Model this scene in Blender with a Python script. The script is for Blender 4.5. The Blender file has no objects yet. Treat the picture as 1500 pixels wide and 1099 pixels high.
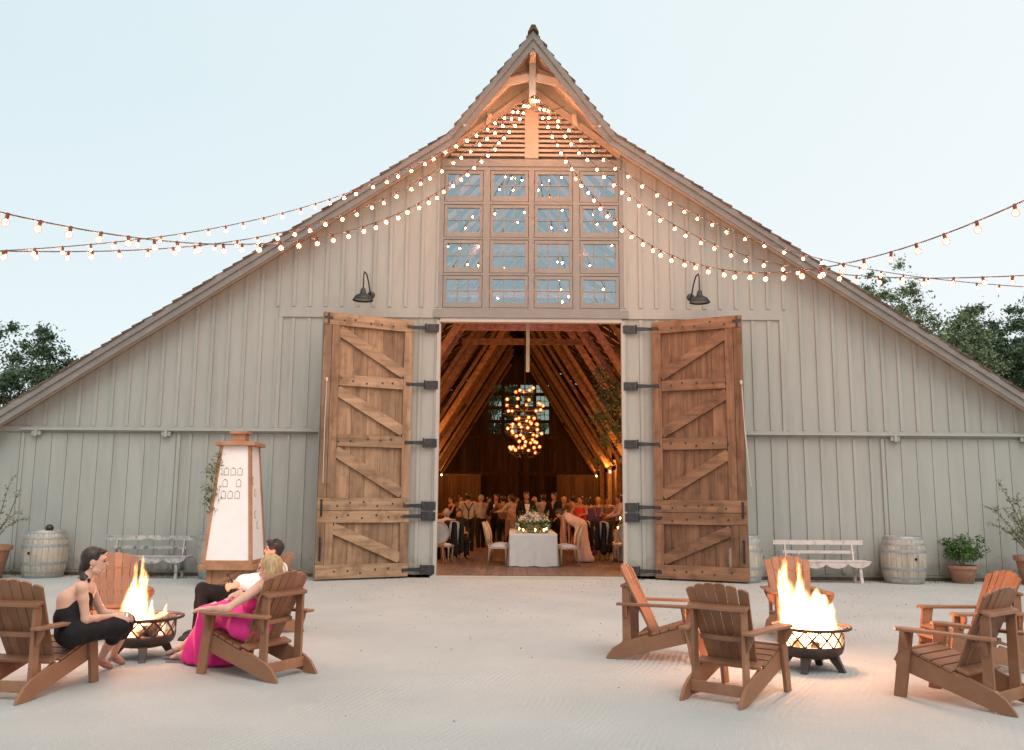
import bpy, math, random
import numpy as np
from mathutils import Vector, Matrix
random.seed(7); np.random.seed(7)
R = math.radians; PI = math.pi
SC = bpy.context.scene; COL = SC.collection

# ------------------------------------------------------------------ camera geometry
FPX, HOR, CAMH, CAMX, ROLL, YG, PW, PH = 1270., 735., 1.6, -.41, .4, 847., 1500., 1099.
PITCH = math.atan((HOR-PH/2)/FPX)
CAMD = CAMH/math.tan(math.atan((YG-PH/2)/FPX)-PITCH)
CAM = np.array([CAMX, -CAMD, CAMH])
def ray(px, py):
    r = R(ROLL); u = px-PW/2; v = PH/2-py
    u2 = u*math.cos(r)-v*math.sin(r); v2 = u*math.sin(r)+v*math.cos(r)
    d = np.array([u2/FPX, 1, v2/FPX]); c, s = math.cos(PITCH), math.sin(PITCH)
    return np.array([d[0], c*d[1]-s*d[2], s*d[1]+c*d[2]])
def at(px, py, Y):
    d = ray(px, py); return CAM+(Y-CAM[1])/d[1]*d
def ground_at(px, py, Z=0.):
    d = ray(px, py); return CAM+(Z-CAM[2])/d[2]*d

# ------------------------------------------------------------------ tagging
def tag(o, label=None, cat=None, group=None, kind=None):
    if label: o['label'] = label
    if cat: o['category'] = cat
    if group: o['group'] = group
    if kind: o['kind'] = kind
    return o
def empty(name, loc=(0,0,0), rz=0., label=None, cat=None, group=None):
    o = bpy.data.objects.new(name, None); COL.objects.link(o)
    o.location = tuple(loc); o.rotation_euler = (0,0,rz); o.empty_display_size = .2
    return tag(o, label, cat, group)
CHILD = {}
def copy_tree(o, parent=None):
    c = o.copy(); COL.objects.link(c); c.parent = parent
    CHILD[c.name] = []
    for ch in CHILD.get(o.name, []):
        k = copy_tree(ch, c); CHILD[c.name].append(k)
    return c

# ------------------------------------------------------------------ mesh builder
class MB:
    def __init__(s): s.v = []; s.f = []; s.t = []; s.m = []; s.mi = 0
    def add(s, vs, fs, tone=None):
        b = len(s.v); s.v += [tuple(map(float, q)) for q in vs]
        t = random.random() if tone is None else tone
        for f in fs: s.f.append(tuple(b+i for i in f)); s.t.append(t); s.m.append(s.mi)
        return s
    def box(s, x0, x1, y0, y1, z0, z1, tone=None):
        v = [(x,y,z) for x in (x0,x1) for y in (y0,y1) for z in (z0,z1)]
        return s.add(v, [(0,1,3,2),(4,6,7,5),(0,4,5,1),(2,3,7,6),(0,2,6,4),(1,5,7,3)], tone)
    def beam(s, a, b, w, h, up=(0,0,1), tone=None):
        a = Vector(a); b = Vector(b); d = (b-a).normalized(); up = Vector(up)
        x = d.cross(up)
        if x.length < 1e-4: x = d.cross(Vector((0,1,0)))
        x.normalize(); z = x.cross(d).normalized()
        v = []
        for p in (a, b):
            for i, j in ((-1,-1),(1,-1),(1,1),(-1,1)): v.append(p+x*(i*w/2)+z*(j*h/2))
        return s.add(v, [(3,2,1,0),(4,5,6,7),(0,1,5,4),(1,2,6,5),(2,3,7,6),(3,0,4,7)], tone)
    def tube(s, pts, r, n=8, tone=None, cap=True):
        pts = [Vector(p) for p in pts]; rs = r if isinstance(r, (list, tuple)) else [r]*len(pts)
        v = []; fs = []; N = len(pts); ref = Vector((0,0,1))
        prevx = None
        for i, p in enumerate(pts):
            d = (pts[min(i+1,N-1)]-pts[max(i-1,0)])
            if d.length < 1e-9: d = Vector((0,0,1))
            d.normalize()
            if prevx is None:
                x = d.cross(ref)
                if x.length < .05: x = d.cross(Vector((1,0,0)))
            else: x = prevx-d*prevx.dot(d)
            x.normalize(); prevx = x; y = d.cross(x)
            for k in range(n):
                a = 2*PI*k/n; v.append(p+(x*math.cos(a)+y*math.sin(a))*rs[i])
        for i in range(N-1):
            for k in range(n):
                k2 = (k+1) % n; fs.append((i*n+k, i*n+k2, (i+1)*n+k2, (i+1)*n+k))
        if cap: fs.append(tuple(range(n-1,-1,-1))); fs.append(tuple((N-1)*n+k for k in range(n)))
        return s.add(v, fs, tone)
    def lathe(s, prof, n=24, c=(0,0,0), tone=None, cap=(False,False), axis='z', mod=None):
        v = []; fs = []; N = len(prof)
        for (r, z) in prof:
            for k in range(n):
                a = 2*PI*k/n; rr = r*(mod(a, z) if mod else 1)
                p = (rr*math.cos(a), rr*math.sin(a), z)
                if axis == 'y': p = (p[0], p[2], p[1])
                if axis == 'x': p = (p[2], p[0], p[1])
                v.append((p[0]+c[0], p[1]+c[1], p[2]+c[2]))
        for i in range(N-1):
            for k in range(n):
                k2 = (k+1) % n; fs.append((i*n+k, i*n+k2, (i+1)*n+k2, (i+1)*n+k))
        if cap[0]: fs.append(tuple(range(n-1,-1,-1)))
        if cap[1]: fs.append(tuple((N-1)*n+k for k in range(n)))
        return s.add(v, fs, tone)
    def prism(s, poly, lo, hi, axis='x', tone=None):
        n = len(poly)
        def P(a, b, c): return {'x': (c,a,b), 'y': (a,c,b), 'z': (a,b,c)}[axis]
        v = [P(a,b,lo) for a,b in poly]+[P(a,b,hi) for a,b in poly]
        fs = [tuple(range(n-1,-1,-1)), tuple(range(n,2*n))]
        for i in range(n): j = (i+1) % n; fs.append((i,j,n+j,n+i))
        return s.add(v, fs, tone)
    def ball(s, c, r, n=12, m=8, tone=None):
        rx, ry, rz = r if isinstance(r, (tuple, list)) else (r,r,r)
        v = [(c[0],c[1],c[2]-rz)]; fs = []
        for i in range(1, m):
            th = -PI/2+PI*i/m
            for k in range(n):
                a = 2*PI*k/n; v.append((c[0]+rx*math.cos(th)*math.cos(a), c[1]+ry*math.cos(th)*math.sin(a), c[2]+rz*math.sin(th)))
        v.append((c[0],c[1],c[2]+rz)); L = len(v)-1
        for k in range(n):
            k2 = (k+1) % n; fs.append((0,1+k2,1+k)); fs.append((L, 1+(m-2)*n+k, 1+(m-2)*n+k2))
        for i in range(m-2):
            for k in range(n):
                k2 = (k+1) % n; fs.append((1+i*n+k,1+i*n+k2,1+(i+1)*n+k2,1+(i+1)*n+k))
        return s.add(v, fs, tone)
    def xf(s, M, start=0):
        for i in range(start, len(s.v)): s.v[i] = tuple(M @ Vector(s.v[i]))
        return s
    def build(s, name, mats, parent=None, smooth=False, bevel=0, loc=None, fixn=True):
        me = bpy.data.meshes.new(name); me.from_pydata(s.v, [], s.f)
        if not isinstance(mats, (list, tuple)): mats = [mats]
        for m in mats: me.materials.append(m)
        if len(mats) > 1: me.polygons.foreach_set('material_index', s.m)
        at_ = me.attributes.new('tone', 'FLOAT', 'FACE'); at_.data.foreach_set('value', s.t)
        if fixn and len(s.f) < 60000:
            import bmesh
            bm = bmesh.new(); bm.from_mesh(me); bmesh.ops.recalc_face_normals(bm, faces=bm.faces); bm.to_mesh(me); bm.free()
        if smooth: me.polygons.foreach_set('use_smooth', [True]*len(me.polygons))
        me.update()
        return link(name, me, parent, bevel, loc, smooth)
def link(name, me, parent=None, bevel=0, loc=None, smooth=False):
    o = bpy.data.objects.new(name, me); COL.objects.link(o)
    if parent is not None:
        o.parent = parent; CHILD.setdefault(parent.name, []).append(o)
    if loc is not None: o.location = tuple(loc)
    if bevel:
        b = o.modifiers.new('bevel', 'BEVEL'); b.width = bevel; b.segments = 2; b.limit_method = 'ANGLE'; b.angle_limit = R(35)
    return o

# ------------------------------------------------------------------ implicit surfaces (bodies, clothes, hair)
def surfnet(F, org, res):
    nx, ny, nz = F.shape; ins = F < 0
    c = [ins[i:nx-1+i, j:ny-1+j, k:nz-1+k] for i in (0,1) for j in (0,1) for k in (0,1)]
    s = sum(q.astype(np.int8) for q in c); mix = (s > 0) & (s < 8)
    idx = np.argwhere(mix); M = len(idx)
    vid = -np.ones(mix.shape, np.int64); vid[tuple(idx.T)] = np.arange(M)
    off = np.array([(i,j,k) for i in (0,1) for j in (0,1) for k in (0,1)])
    vals = np.stack([F[tuple((idx+o).T)] for o in off], 1)
    acc = np.zeros((M,3)); cnt = np.zeros(M)
    for a in range(8):
        for b in range(a+1, 8):
            if np.abs(off[a]-off[b]).sum() != 1: continue
            va, vb = vals[:,a], vals[:,b]; cr = (va < 0) != (vb < 0)
            t = np.where(cr, va/np.where(cr, va-vb, 1), 0)
            p = off[a]+t[:,None]*(off[b]-off[a]); acc += np.where(cr[:,None], p, 0); cnt += cr
    V = (idx+acc/np.maximum(cnt,1)[:,None])*res+org
    fs = []
    for ax in range(3):
        sl0 = [slice(None)]*3; sl1 = [slice(None)]*3; sl0[ax] = slice(0,-1); sl1[ax] = slice(1,None)
        a = ins[tuple(sl0)]; b = ins[tuple(sl1)]
        e = np.argwhere(a != b); u, w = [(1,2),(2,0),(0,1)][ax]
        ok = (e[:,u] > 0) & (e[:,w] > 0) & (e[:,u] < F.shape[u]-1) & (e[:,w] < F.shape[w]-1); e = e[ok]
        sg = a[tuple(e.T)]
        q = []
        for du, dw in ((-1,-1),(0,-1),(0,0),(-1,0)):
            x = e.copy(); x[:,u] += du; x[:,w] += dw; q.append(vid[tuple(x.T)])
        q = np.stack(q, 1); q[~sg] = q[~sg][:, ::-1]; fs.append(q)
    return V, np.concatenate(fs)
def cone(a, b, ra, rb=None): return ('c', np.array(a, float), np.array(b, float), ra, ra if rb is None else rb)
def ell(c, rad, axes=None): return ('e', np.array(c, float), np.array(rad, float), np.eye(3) if axes is None else np.array(axes, float))
def sdf_mesh(prims, res=.008, k=.02, cuts=None):
    lo = np.full(3, 1e9); hi = -lo
    for p in prims:
        if p[0] == 'c': m = max(p[3],p[4]); q = np.stack([p[1]-m, p[1]+m, p[2]-m, p[2]+m])
        else: m = p[2].max(); q = np.stack([p[1]-m, p[1]+m])
        lo = np.minimum(lo, q.min(0)); hi = np.maximum(hi, q.max(0))
    lo -= 3*res+k*.3; hi += 3*res+k*.3
    n = np.ceil((hi-lo)/res).astype(int)+1
    F = np.full(tuple(n), .5)
    for p in prims:
        if p[0] == 'c': m = max(p[3],p[4]); q = np.stack([p[1]-m, p[1]+m, p[2]-m, p[2]+m])
        else: m = p[2].max(); q = np.stack([p[1]-m, p[1]+m])
        pad = k*1.2+3*res
        i0 = np.maximum(((q.min(0)-pad-lo)/res).astype(int), 0); i1 = np.minimum(((q.max(0)+pad-lo)/res).astype(int)+2, n)
        g = [lo[d]+res*np.arange(i0[d], i1[d]) for d in range(3)]
        X = np.stack(np.meshgrid(*g, indexing='ij'), -1)
        if p[0] == 'c':
            ab = p[2]-p[1]; t = np.clip(((X-p[1])@ab)/max(ab@ab, 1e-12), 0, 1)
            d = np.linalg.norm(X-p[1]-t[...,None]*ab, axis=-1)-(p[3]+(p[4]-p[3])*t)
        else:
            y = (X-p[1])@p[3].T/p[2]; L = np.linalg.norm(y, axis=-1)
            L2 = np.linalg.norm(y/p[2], axis=-1); d = L*(L-1)/np.maximum(L2, 1e-6)
        sl = tuple(slice(i0[d_], i1[d_]) for d_ in range(3)); A = F[sl]
        h = np.clip(.5+.5*(A-d)/k, 0, 1); F[sl] = A*(1-h)+d*h-k*h*(1-h)
    if cuts:
        g = [lo[d]+res*np.arange(n[d]) for d in range(3)]
        X = np.stack(np.meshgrid(*g, indexing='ij'), -1)
        for (pt, nm) in cuts:   # remove what lies on the nm side of the plane
            F = np.maximum(F, (X-np.array(pt))@np.array(nm))
    return surfnet(F, lo, res)
def blob(name, prims, mat, parent=None, res=.008, k=.02, cuts=None, wobble=0, wfreq=14., origin=None, relax=1):
    V, Fq = sdf_mesh(prims, res, k, cuts)
    for _ in range(relax):    # smooth the lattice
        e = np.concatenate([Fq[:,[0,1]], Fq[:,[1,2]], Fq[:,[2,3]], Fq[:,[3,0]]])
        A = np.zeros_like(V); cn = np.zeros(len(V)); np.add.at(A, e[:,0], V[e[:,1]]); np.add.at(cn, e[:,0], 1)
        np.add.at(A, e[:,1], V[e[:,0]]); np.add.at(cn, e[:,1], 1); V = .4*V+.6*A/np.maximum(cn,1)[:,None]
    if wobble:
        d = np.stack([np.sin(V[:,1]*wfreq+2*np.sin(V[:,2]*3.1)), np.sin(V[:,0]*wfreq*1.1+1.3+2*np.sin(V[:,2]*3.7)), .4*np.sin(V[:,0]*wfreq+V[:,1]*9)], 1); V = V+d*wobble
    if origin is not None: V = V-np.array(origin)
    me = bpy.data.meshes.new(name); me.from_pydata(V.tolist(), [], Fq.tolist()); me.materials.append(mat)
    me.polygons.foreach_set('use_smooth', [True]*len(me.polygons)); me.update()
    return link(name, me, parent, loc=None if parent is not None or origin is None else origin)

# ------------------------------------------------------------------ materials
def nmat(name):
    m = bpy.data.materials.new(name); m.use_nodes = True; nt = m.node_tree
    return m, nt, nt.nodes['Principled BSDF']
def L(nt, a, b): nt.links.new(a, b)
def pm(name, c1, c2, scale=(6,6,6), rough=.7, bump=.15, bscale=None, metal=0., tone=0., detail=6, spec=.3, lo=.35, hi=.65, dist=.01, c3=None, patch=1.2, pamt=.5, pst=None, splash=0, rnd=0):
    """noise-mixed colour with a grain direction, per-piece tone and fine bump"""
    m, nt, b = nmat(name); N = nt.nodes.new
    tc = N('ShaderNodeTexCoord'); mp = N('ShaderNodeMapping'); mp.inputs['Scale'].default_value = scale
    L(nt, tc.outputs['Object'], mp.inputs[0])
    src = mp.outputs[0]
    if tone:
        at_ = N('ShaderNodeAttribute'); at_.attribute_name = 'tone'
        mul = N('ShaderNodeVectorMath'); mul.operation = 'MULTIPLY_ADD'
        cb = N('ShaderNodeCombineXYZ'); 
        for i in range(3): L(nt, at_.outputs['Fac'], cb.inputs[i])
        L(nt, cb.outputs[0], mul.inputs[0]); mul.inputs[1].default_value = (37,53,71); L(nt, mp.outputs[0], mul.inputs[2]); src = mul.outputs[0]
    no = N('ShaderNodeTexNoise'); no.inputs['Scale'].default_value = 1; no.inputs['Detail'].default_value = detail; no.inputs['Roughness'].default_value = .62
    L(nt, src, no.inputs['Vector'])
    mr = N('ShaderNodeMapRange'); mr.inputs['From Min'].default_value = lo; mr.inputs['From Max'].default_value = hi; L(nt, no.outputs['Fac'], mr.inputs['Value'])
    mx = N('ShaderNodeMix'); mx.data_type = 'RGBA'; L(nt, mr.outputs[0], mx.inputs['Factor'])
    mx.inputs['A'].default_value = (*c1,1); mx.inputs['B'].default_value = (*c2,1); col = mx.outputs['Result']
    if c3 is not None:
        n2 = N('ShaderNodeTexNoise'); n2.inputs['Scale'].default_value = patch; n2.inputs['Detail'].default_value = 5
        if pst:
            mq = N('ShaderNodeMapping'); mq.inputs['Scale'].default_value = pst; L(nt, src if tone else tc.outputs['Object'], mq.inputs[0]); L(nt, tc.outputs['Object'], mq.inputs[0]); L(nt, mq.outputs[0], n2.inputs['Vector'])
        else: L(nt, tc.outputs['Object'], n2.inputs['Vector'])
        r2 = N('ShaderNodeMapRange'); r2.inputs['From Min'].default_value = .52; r2.inputs['From Max'].default_value = .68; r2.inputs['To Max'].default_value = pamt; L(nt, n2.outputs['Fac'], r2.inputs['Value'])
        m2 = N('ShaderNodeMix'); m2.data_type = 'RGBA'; L(nt, r2.outputs[0], m2.inputs['Factor']); L(nt, col, m2.inputs['A']); m2.inputs['B'].default_value = (*c3,1); col = m2.outputs['Result']
    if tone:
        r3 = N('ShaderNodeMapRange'); r3.inputs['To Min'].default_value = 1-tone; r3.inputs['To Max'].default_value = 1+tone; L(nt, at_.outputs['Fac'], r3.inputs['Value'])
        m3 = N('ShaderNodeVectorMath'); m3.operation = 'SCALE'; L(nt, col, m3.inputs[0]); L(nt, r3.outputs[0], m3.inputs['Scale']); col = m3.outputs[0]
    if splash:      # mud splashed up from the yard: a stain with a ragged upper edge
        sp_ = N('ShaderNodeSeparateXYZ'); L(nt, tc.outputs['Object'], sp_.inputs[0]); n6 = N('ShaderNodeTexNoise'); n6.inputs['Scale'].default_value = 5; n6.inputs['Detail'].default_value = 6; L(nt, tc.outputs['Object'], n6.inputs['Vector'])
        q1 = N('ShaderNodeMath'); q1.operation = 'MULTIPLY_ADD'; L(nt, n6.outputs['Fac'], q1.inputs[0]); q1.inputs[1].default_value = -.9; L(nt, sp_.outputs['Z'], q1.inputs[2])
        q2 = N('ShaderNodeMapRange'); q2.inputs['From Min'].default_value = -.42; q2.inputs['From Max'].default_value = .02; q2.inputs['To Min'].default_value = splash; q2.inputs['To Max'].default_value = 0; L(nt, q1.outputs[0], q2.inputs['Value'])
        q3 = N('ShaderNodeMix'); q3.data_type = 'RGBA'; L(nt, q2.outputs[0], q3.inputs['Factor']); L(nt, col, q3.inputs['A']); q3.inputs['B'].default_value = (.17,.155,.12,1); col = q3.outputs['Result']
    if rnd:
        oi = N('ShaderNodeObjectInfo'); r7 = N('ShaderNodeMapRange'); r7.inputs['To Min'].default_value = 1-rnd; r7.inputs['To Max'].default_value = 1+rnd; L(nt, oi.outputs['Random'], r7.inputs['Value'])
        m7 = N('ShaderNodeVectorMath'); m7.operation = 'SCALE'; L(nt, col, m7.inputs[0]); L(nt, r7.outputs[0], m7.inputs['Scale']); col = m7.outputs[0]
    L(nt, col, b.inputs['Base Color']); b.inputs['Roughness'].default_value = rough; b.inputs['Metallic'].default_value = metal
    b.inputs['Specular IOR Level'].default_value = spec
    if bump:
        bu = N('ShaderNodeBump'); bu.inputs['Strength'].default_value = bump; bu.inputs['Distance'].default_value = dist
        if bscale:
            n4 = N('ShaderNodeTexNoise'); n4.inputs['Scale'].default_value = bscale; n4.inputs['Detail'].default_value = 4; L(nt, tc.outputs['Object'], n4.inputs['Vector']); L(nt, n4.outputs['Fac'], bu.inputs['Height'])
        else: L(nt, no.outputs['Fac'], bu.inputs['Height'])
        L(nt, bu.outputs[0], b.inputs['Normal'])
    return m
def emis(name, col, strength, mis=True):
    m = bpy.data.materials.new(name); m.use_nodes = True; nt = m.node_tree; nt.nodes.clear()
    o = nt.nodes.new('ShaderNodeOutputMaterial'); e = nt.nodes.new('ShaderNodeEmission'); e.inputs[0].default_value = (*col,1); e.inputs[1].default_value = strength
    nt.links.new(e.outputs[0], o.inputs[0])
    if not mis: m.cycles.emission_sampling = 'NONE'
    return m

M = {}
M['siding'] = pm('painted_siding', (.35,.36,.33), (.318,.33,.302), (2.2,2.2,.5), .75, .25, 90, tone=.045, c3=(.235,.24,.215), patch=2.2, pamt=.34, pst=(1.6,1,.22), splash=.75)
M['trim'] = pm('tan_trim', (.235,.238,.222), (.21,.212,.197), (3,3,3), .7, .15, 80, tone=.03)
M['fascia'] = pm('rake_paint', (.225,.215,.20), (.19,.18,.165), (3,3,3), .75, .2, 60, tone=.04)
M['white_trim'] = pm('pale_trim', (.42,.40,.36), (.38,.36,.32), (3,3,3), .7, .1, 80)
M['hood'] = pm('hood_boards_lit', (.62,.52,.42), (.54,.45,.37), (3,3,3), .8, .2, 50, tone=.06)  # paler copy of the soffit colour, glow of the bulbs put into it
M['soffit'] = pm('soffit_boards', (.42,.36,.30), (.36,.31,.26), (3,3,3), .8, .2, 50, tone=.05)
M['shingle'] = pm('cedar_shingle', (.16,.10,.065), (.07,.05,.04), (5,1.5,5), .9, .5, 30, tone=.3, c3=(.10,.11,.05), patch=2.2, pamt=.5)
M['door_v'] = pm('door_wood_vertical', (.33,.225,.14), (.13,.08,.047), (9,9,.9), .7, .45, tone=.24, lo=.3, hi=.72, dist=.006, c3=(.11,.06,.032), patch=5, pamt=.42)
M['door_v2'] = pm('reddish_door_wood_vertical', (.27,.145,.08), (.09,.045,.024), (9,9,.9), .65, .4, tone=.2, lo=.3, hi=.72, dist=.006, c3=(.07,.035,.02), patch=4, pamt=.5)
M['door_h2'] = pm('reddish_door_wood_horizontal', (.285,.155,.085), (.10,.05,.027), (.9,9,9), .65, .4, tone=.15, lo=.3, hi=.72, dist=.006, c3=(.07,.035,.02), patch=4, pamt=.5)
M['door_h'] = pm('door_wood_horizontal', (.38,.265,.165), (.165,.105,.062), (.9,9,9), .7, .45, tone=.18, lo=.3, hi=.72, dist=.006, c3=(.10,.055,.03), patch=5, pamt=.45)
M['iron'] = pm('black_iron', (.05,.055,.06), (.028,.03,.033), (12,12,12), .5, .3, metal=.5, spec=.5)
M['chair'] = pm('chair_lumber', (.275,.132,.072), (.23,.108,.057), (2,2,2), .55, .25, 160, tone=.06, spec=.35, dist=.003, c3=(.32,.18,.11), patch=7, pamt=.35, rnd=.12)
M['barrel'] = pm('barrel_oak', (.46,.42,.35), (.30,.26,.21), (7,7,1.2), .8, .35, tone=.13, c3=(.20,.16,.12), patch=3, pamt=.4)
M['hoop'] = pm('galvanised_hoop', (.33,.37,.38), (.24,.27,.28), (8,8,8), .5, .1, metal=.35)
M['peel'] = pm('peeling_paint', (.50,.44,.41), (.30,.33,.32), (9,9,9), .8, .5, tone=.08, c3=(.10,.13,.12), patch=7, pamt=.95, hi=.56, lo=.44)
M['peel2'] = pm('old_white_paint', (.60,.53,.50), (.54,.48,.45), (9,9,9), .8, .4, tone=.08, c3=(.30,.28,.27), patch=9, pamt=.7)
M['terracotta'] = pm('terracotta', (.36,.19,.12), (.28,.15,.10), (6,6,6), .85, .2, 50, c3=(.42,.36,.30), patch=4, pamt=.6)
M['soil'] = pm('soil', (.06,.045,.03), (.03,.02,.015), (30,30,30), .95, .8)
M['leaf'] = pm('bush_leaf', (.07,.15,.035), (.035,.085,.02), (3,3,3), .55, 0, tone=.45)
M['leaf_dark'] = pm('oak_leaf', (.10,.145,.075), (.05,.08,.042), (.6,.6,.6), .6, 0, tone=.4)
M['leaf_olive'] = pm('olive_leaf', (.20,.235,.12), (.12,.15,.075), (.6,.6,.6), .6, 0, tone=.35)
M['bark'] = pm('bark', (.12,.09,.065), (.05,.04,.03), (6,6,1.5), .9, .6)
M['twig'] = pm('twig', (.20,.15,.11), (.12,.09,.06), (6,6,6), .9, .2)
M['cedar'] = pm('cedar_frame', (.42,.225,.13), (.31,.155,.085), (6,6,1), .65, .3, tone=.1, c3=(.20,.10,.05), patch=4, pamt=.4)
M['canvas'] = pm('white_panel', (.80,.79,.77), (.76,.75,.73), (4,4,4), .8, .05, 60)
M['card_edge'] = pm('copper_card_edge', (.30,.17,.11), (.25,.14,.09), (9,9,9), .5, 0)
M['pit'] = pm('fire_pit_steel', (.06,.045,.038), (.04,.03,.026), (10,10,10), .5, .2, metal=.4, spec=.5, c3=(.09,.055,.035), patch=6, pamt=.5)
M['log'] = pm('split_log', (.40,.27,.17), (.14,.09,.06), (14,14,2), .9, .6, tone=.25)
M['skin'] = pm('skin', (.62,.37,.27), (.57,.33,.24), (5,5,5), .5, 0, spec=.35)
M['skin_dim'] = pm('skin_dimmed', (.36,.20,.135), (.32,.175,.12), (5,5,5), .5, 0, spec=.35)  # darker skin copy for the guests, dim barn light put into the colour
for k_ in ('skin','skin_dim'):
    b_ = M[k_].node_tree.nodes['Principled BSDF']; b_.inputs['Subsurface Weight'].default_value = .12; b_.inputs['Subsurface Radius'].default_value = (.02,.008,.004)
M['hair_dark'] = pm('dark_hair', (.035,.02,.015), (.015,.009,.007), (60,60,8), .45, .3, spec=.45)
M['hair_blond'] = pm('blond_hair', (.52,.36,.18), (.30,.19,.085), (70,70,9), .5, .4, spec=.4, lo=.4, hi=.6)
M['hair_grey'] = pm('grey_hair', (.30,.28,.26), (.2,.19,.18), (50,50,10), .6, .2)
M['black_cloth'] = pm('black_cloth', (.016,.014,.016), (.009,.008,.009), (9,9,9), .8, .3, 40, spec=.2)
M['pink_cloth'] = pm('magenta_cloth', (.78,.04,.27), (.68,.03,.22), (6,6,6), .65, .3, 30, spec=.25)
M['white_cloth'] = pm('white_cloth', (.76,.75,.74), (.70,.69,.68), (6,6,6), .8, .3, 25, spec=.2)
M['blush_cloth'] = pm('blush_cloth', (.50,.385,.39), (.45,.34,.34), (6,6,6), .7, .3, 25)
M['red_cloth'] = pm('red_cloth', (.55,.035,.02), (.45,.025,.015), (6,6,6), .7, .3, 25)
M['violet_cloth'] = pm('violet_cloth', (.10,.055,.20), (.08,.04,.15), (6,6,6), .7, .3, 25)
M['tan_cloth'] = pm('tan_cloth', (.20,.12,.08), (.15,.09,.06), (6,6,6), .7, .3, 25)
M['linen'] = pm('linen', (.54,.58,.59), (.49,.53,.54), (6,6,6), .85, .25, 60)
M['chairwood'] = pm('limed_wood', (.46,.37,.26), (.36,.28,.19), (9,9,2), .6, .2)
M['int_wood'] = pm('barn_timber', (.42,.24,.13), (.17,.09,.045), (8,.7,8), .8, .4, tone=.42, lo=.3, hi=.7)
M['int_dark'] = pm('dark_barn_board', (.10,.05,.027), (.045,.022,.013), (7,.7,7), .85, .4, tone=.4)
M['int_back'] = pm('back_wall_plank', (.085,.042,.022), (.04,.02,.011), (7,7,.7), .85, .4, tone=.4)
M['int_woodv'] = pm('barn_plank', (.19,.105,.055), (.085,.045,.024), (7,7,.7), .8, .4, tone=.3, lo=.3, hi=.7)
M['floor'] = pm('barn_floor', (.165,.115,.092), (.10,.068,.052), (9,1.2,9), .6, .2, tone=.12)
M['shirt_in'] = pm('white_cloth_dimmed', (.40,.37,.33), (.35,.32,.29), (6,6,6), .8, .3, 25, spec=.2)  # white shirts indoors, cloth colour lowered to imitate the dim interior
M['brass'] = pm('dark_bronze', (.10,.07,.045), (.07,.05,.03), (9,9,9), .4, 0, metal=.7)
M['socket'] = pm('bulb_socket', (.20,.06,.035), (.14,.04,.02), (9,9,9), .5, 0)
M['pebble'] = pm('pebble', (.30,.29,.27), (.20,.19,.175), (20,20,20), .9, 0, tone=.4)
M['cord'] = pm('cord', (.10,.085,.075), (.07,.06,.055), (9,9,9), .6, 0)
M['rope'] = pm('rope', (.55,.52,.47), (.45,.42,.37), (9,9,60), .8, .4)
M['shoe'] = pm('sandal', (.22,.22,.24), (.16,.16,.18), (9,9,9), .4, 0)
M['eye'] = pm('eye_dark', (.03,.02,.015), (.02,.015,.01), (9,9,9), .2, 0, spec=.6)
M['lip'] = pm('lip', (.45,.14,.12), (.42,.12,.10), (9,9,9), .4, 0)
M['gold'] = pm('gold', (.75,.5,.2), (.65,.42,.16), (9,9,9), .3, 0, metal=.9)
M['petal'] = pm('petal', (.80,.74,.62), (.72,.60,.48), (9,9,9), .7, 0, tone=.15)
M['beer'] = pm('brown_glass', (.035,.012,.006), (.025,.01,.005), (9,9,9), .1, 0, spec=.6)
M['core'] = emis('bulb_core', (1,.34,.115), 400)
M['candle'] = emis('candle_flame', (1,.5,.18), 26)
M['core_dim'] = emis('chandelier_bulb', (1,.30,.08), 14)
def halo(name, col, st, fac):  # see-through glowing shell added around each bulb to imitate its bloom
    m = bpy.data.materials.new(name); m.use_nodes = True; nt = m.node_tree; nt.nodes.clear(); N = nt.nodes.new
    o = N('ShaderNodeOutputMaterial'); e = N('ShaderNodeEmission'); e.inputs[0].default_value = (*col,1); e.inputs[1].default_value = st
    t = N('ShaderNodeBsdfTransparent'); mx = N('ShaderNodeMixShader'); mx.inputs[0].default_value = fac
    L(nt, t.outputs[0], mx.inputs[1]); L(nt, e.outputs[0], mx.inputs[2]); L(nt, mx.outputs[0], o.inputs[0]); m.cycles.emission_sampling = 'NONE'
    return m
M['halo_red'] = halo('orange_bulb_halo', (1,.16,.03), 1.6, .5)
M['halo'] = halo('amber_bulb_halo', (1,.28,.11), 1.5, .40)
def glass(name, tint, refl, rough=.02, bump=.0):
    m = bpy.data.materials.new(name); m.use_nodes = True; nt = m.node_tree; nt.nodes.clear(); N = nt.nodes.new
    o = N('ShaderNodeOutputMaterial'); t = N('ShaderNodeBsdfTransparent'); t.inputs[0].default_value = (*tint,1)
    g = N('ShaderNodeBsdfGlossy'); g.inputs['Roughness'].default_value = rough; g.inputs['Color'].default_value = (.66,.86,.92,1)
    mx = N('ShaderNodeMixShader'); mx.inputs[0].default_value = refl
    if bump:
        n = N('ShaderNodeTexNoise'); n.inputs['Scale'].default_value = 1.7; tc = N('ShaderNodeTexCoord'); L(nt, tc.outputs['Object'], n.inputs['Vector'])
        bu = N('ShaderNodeBump'); bu.inputs['Strength'].default_value = bump; bu.inputs['Distance'].default_value = .05; L(nt, n.outputs['Fac'], bu.inputs['Height']); L(nt, bu.outputs[0], g.inputs['Normal'])
    L(nt, t.outputs[0], mx.inputs[1]); L(nt, g.outputs[0], mx.inputs[2]); L(nt, mx.outputs[0], o.inputs[0])
    return m
M['glass'] = glass('window_glass', (.85,.9,.92), .42, .0, .0)
M['far_glass'] = glass('far_window_glass', (.27,.35,.30), .05)
M['tumbler'] = glass('tumbler_glass', (.85,.85,.85), .25)
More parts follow.
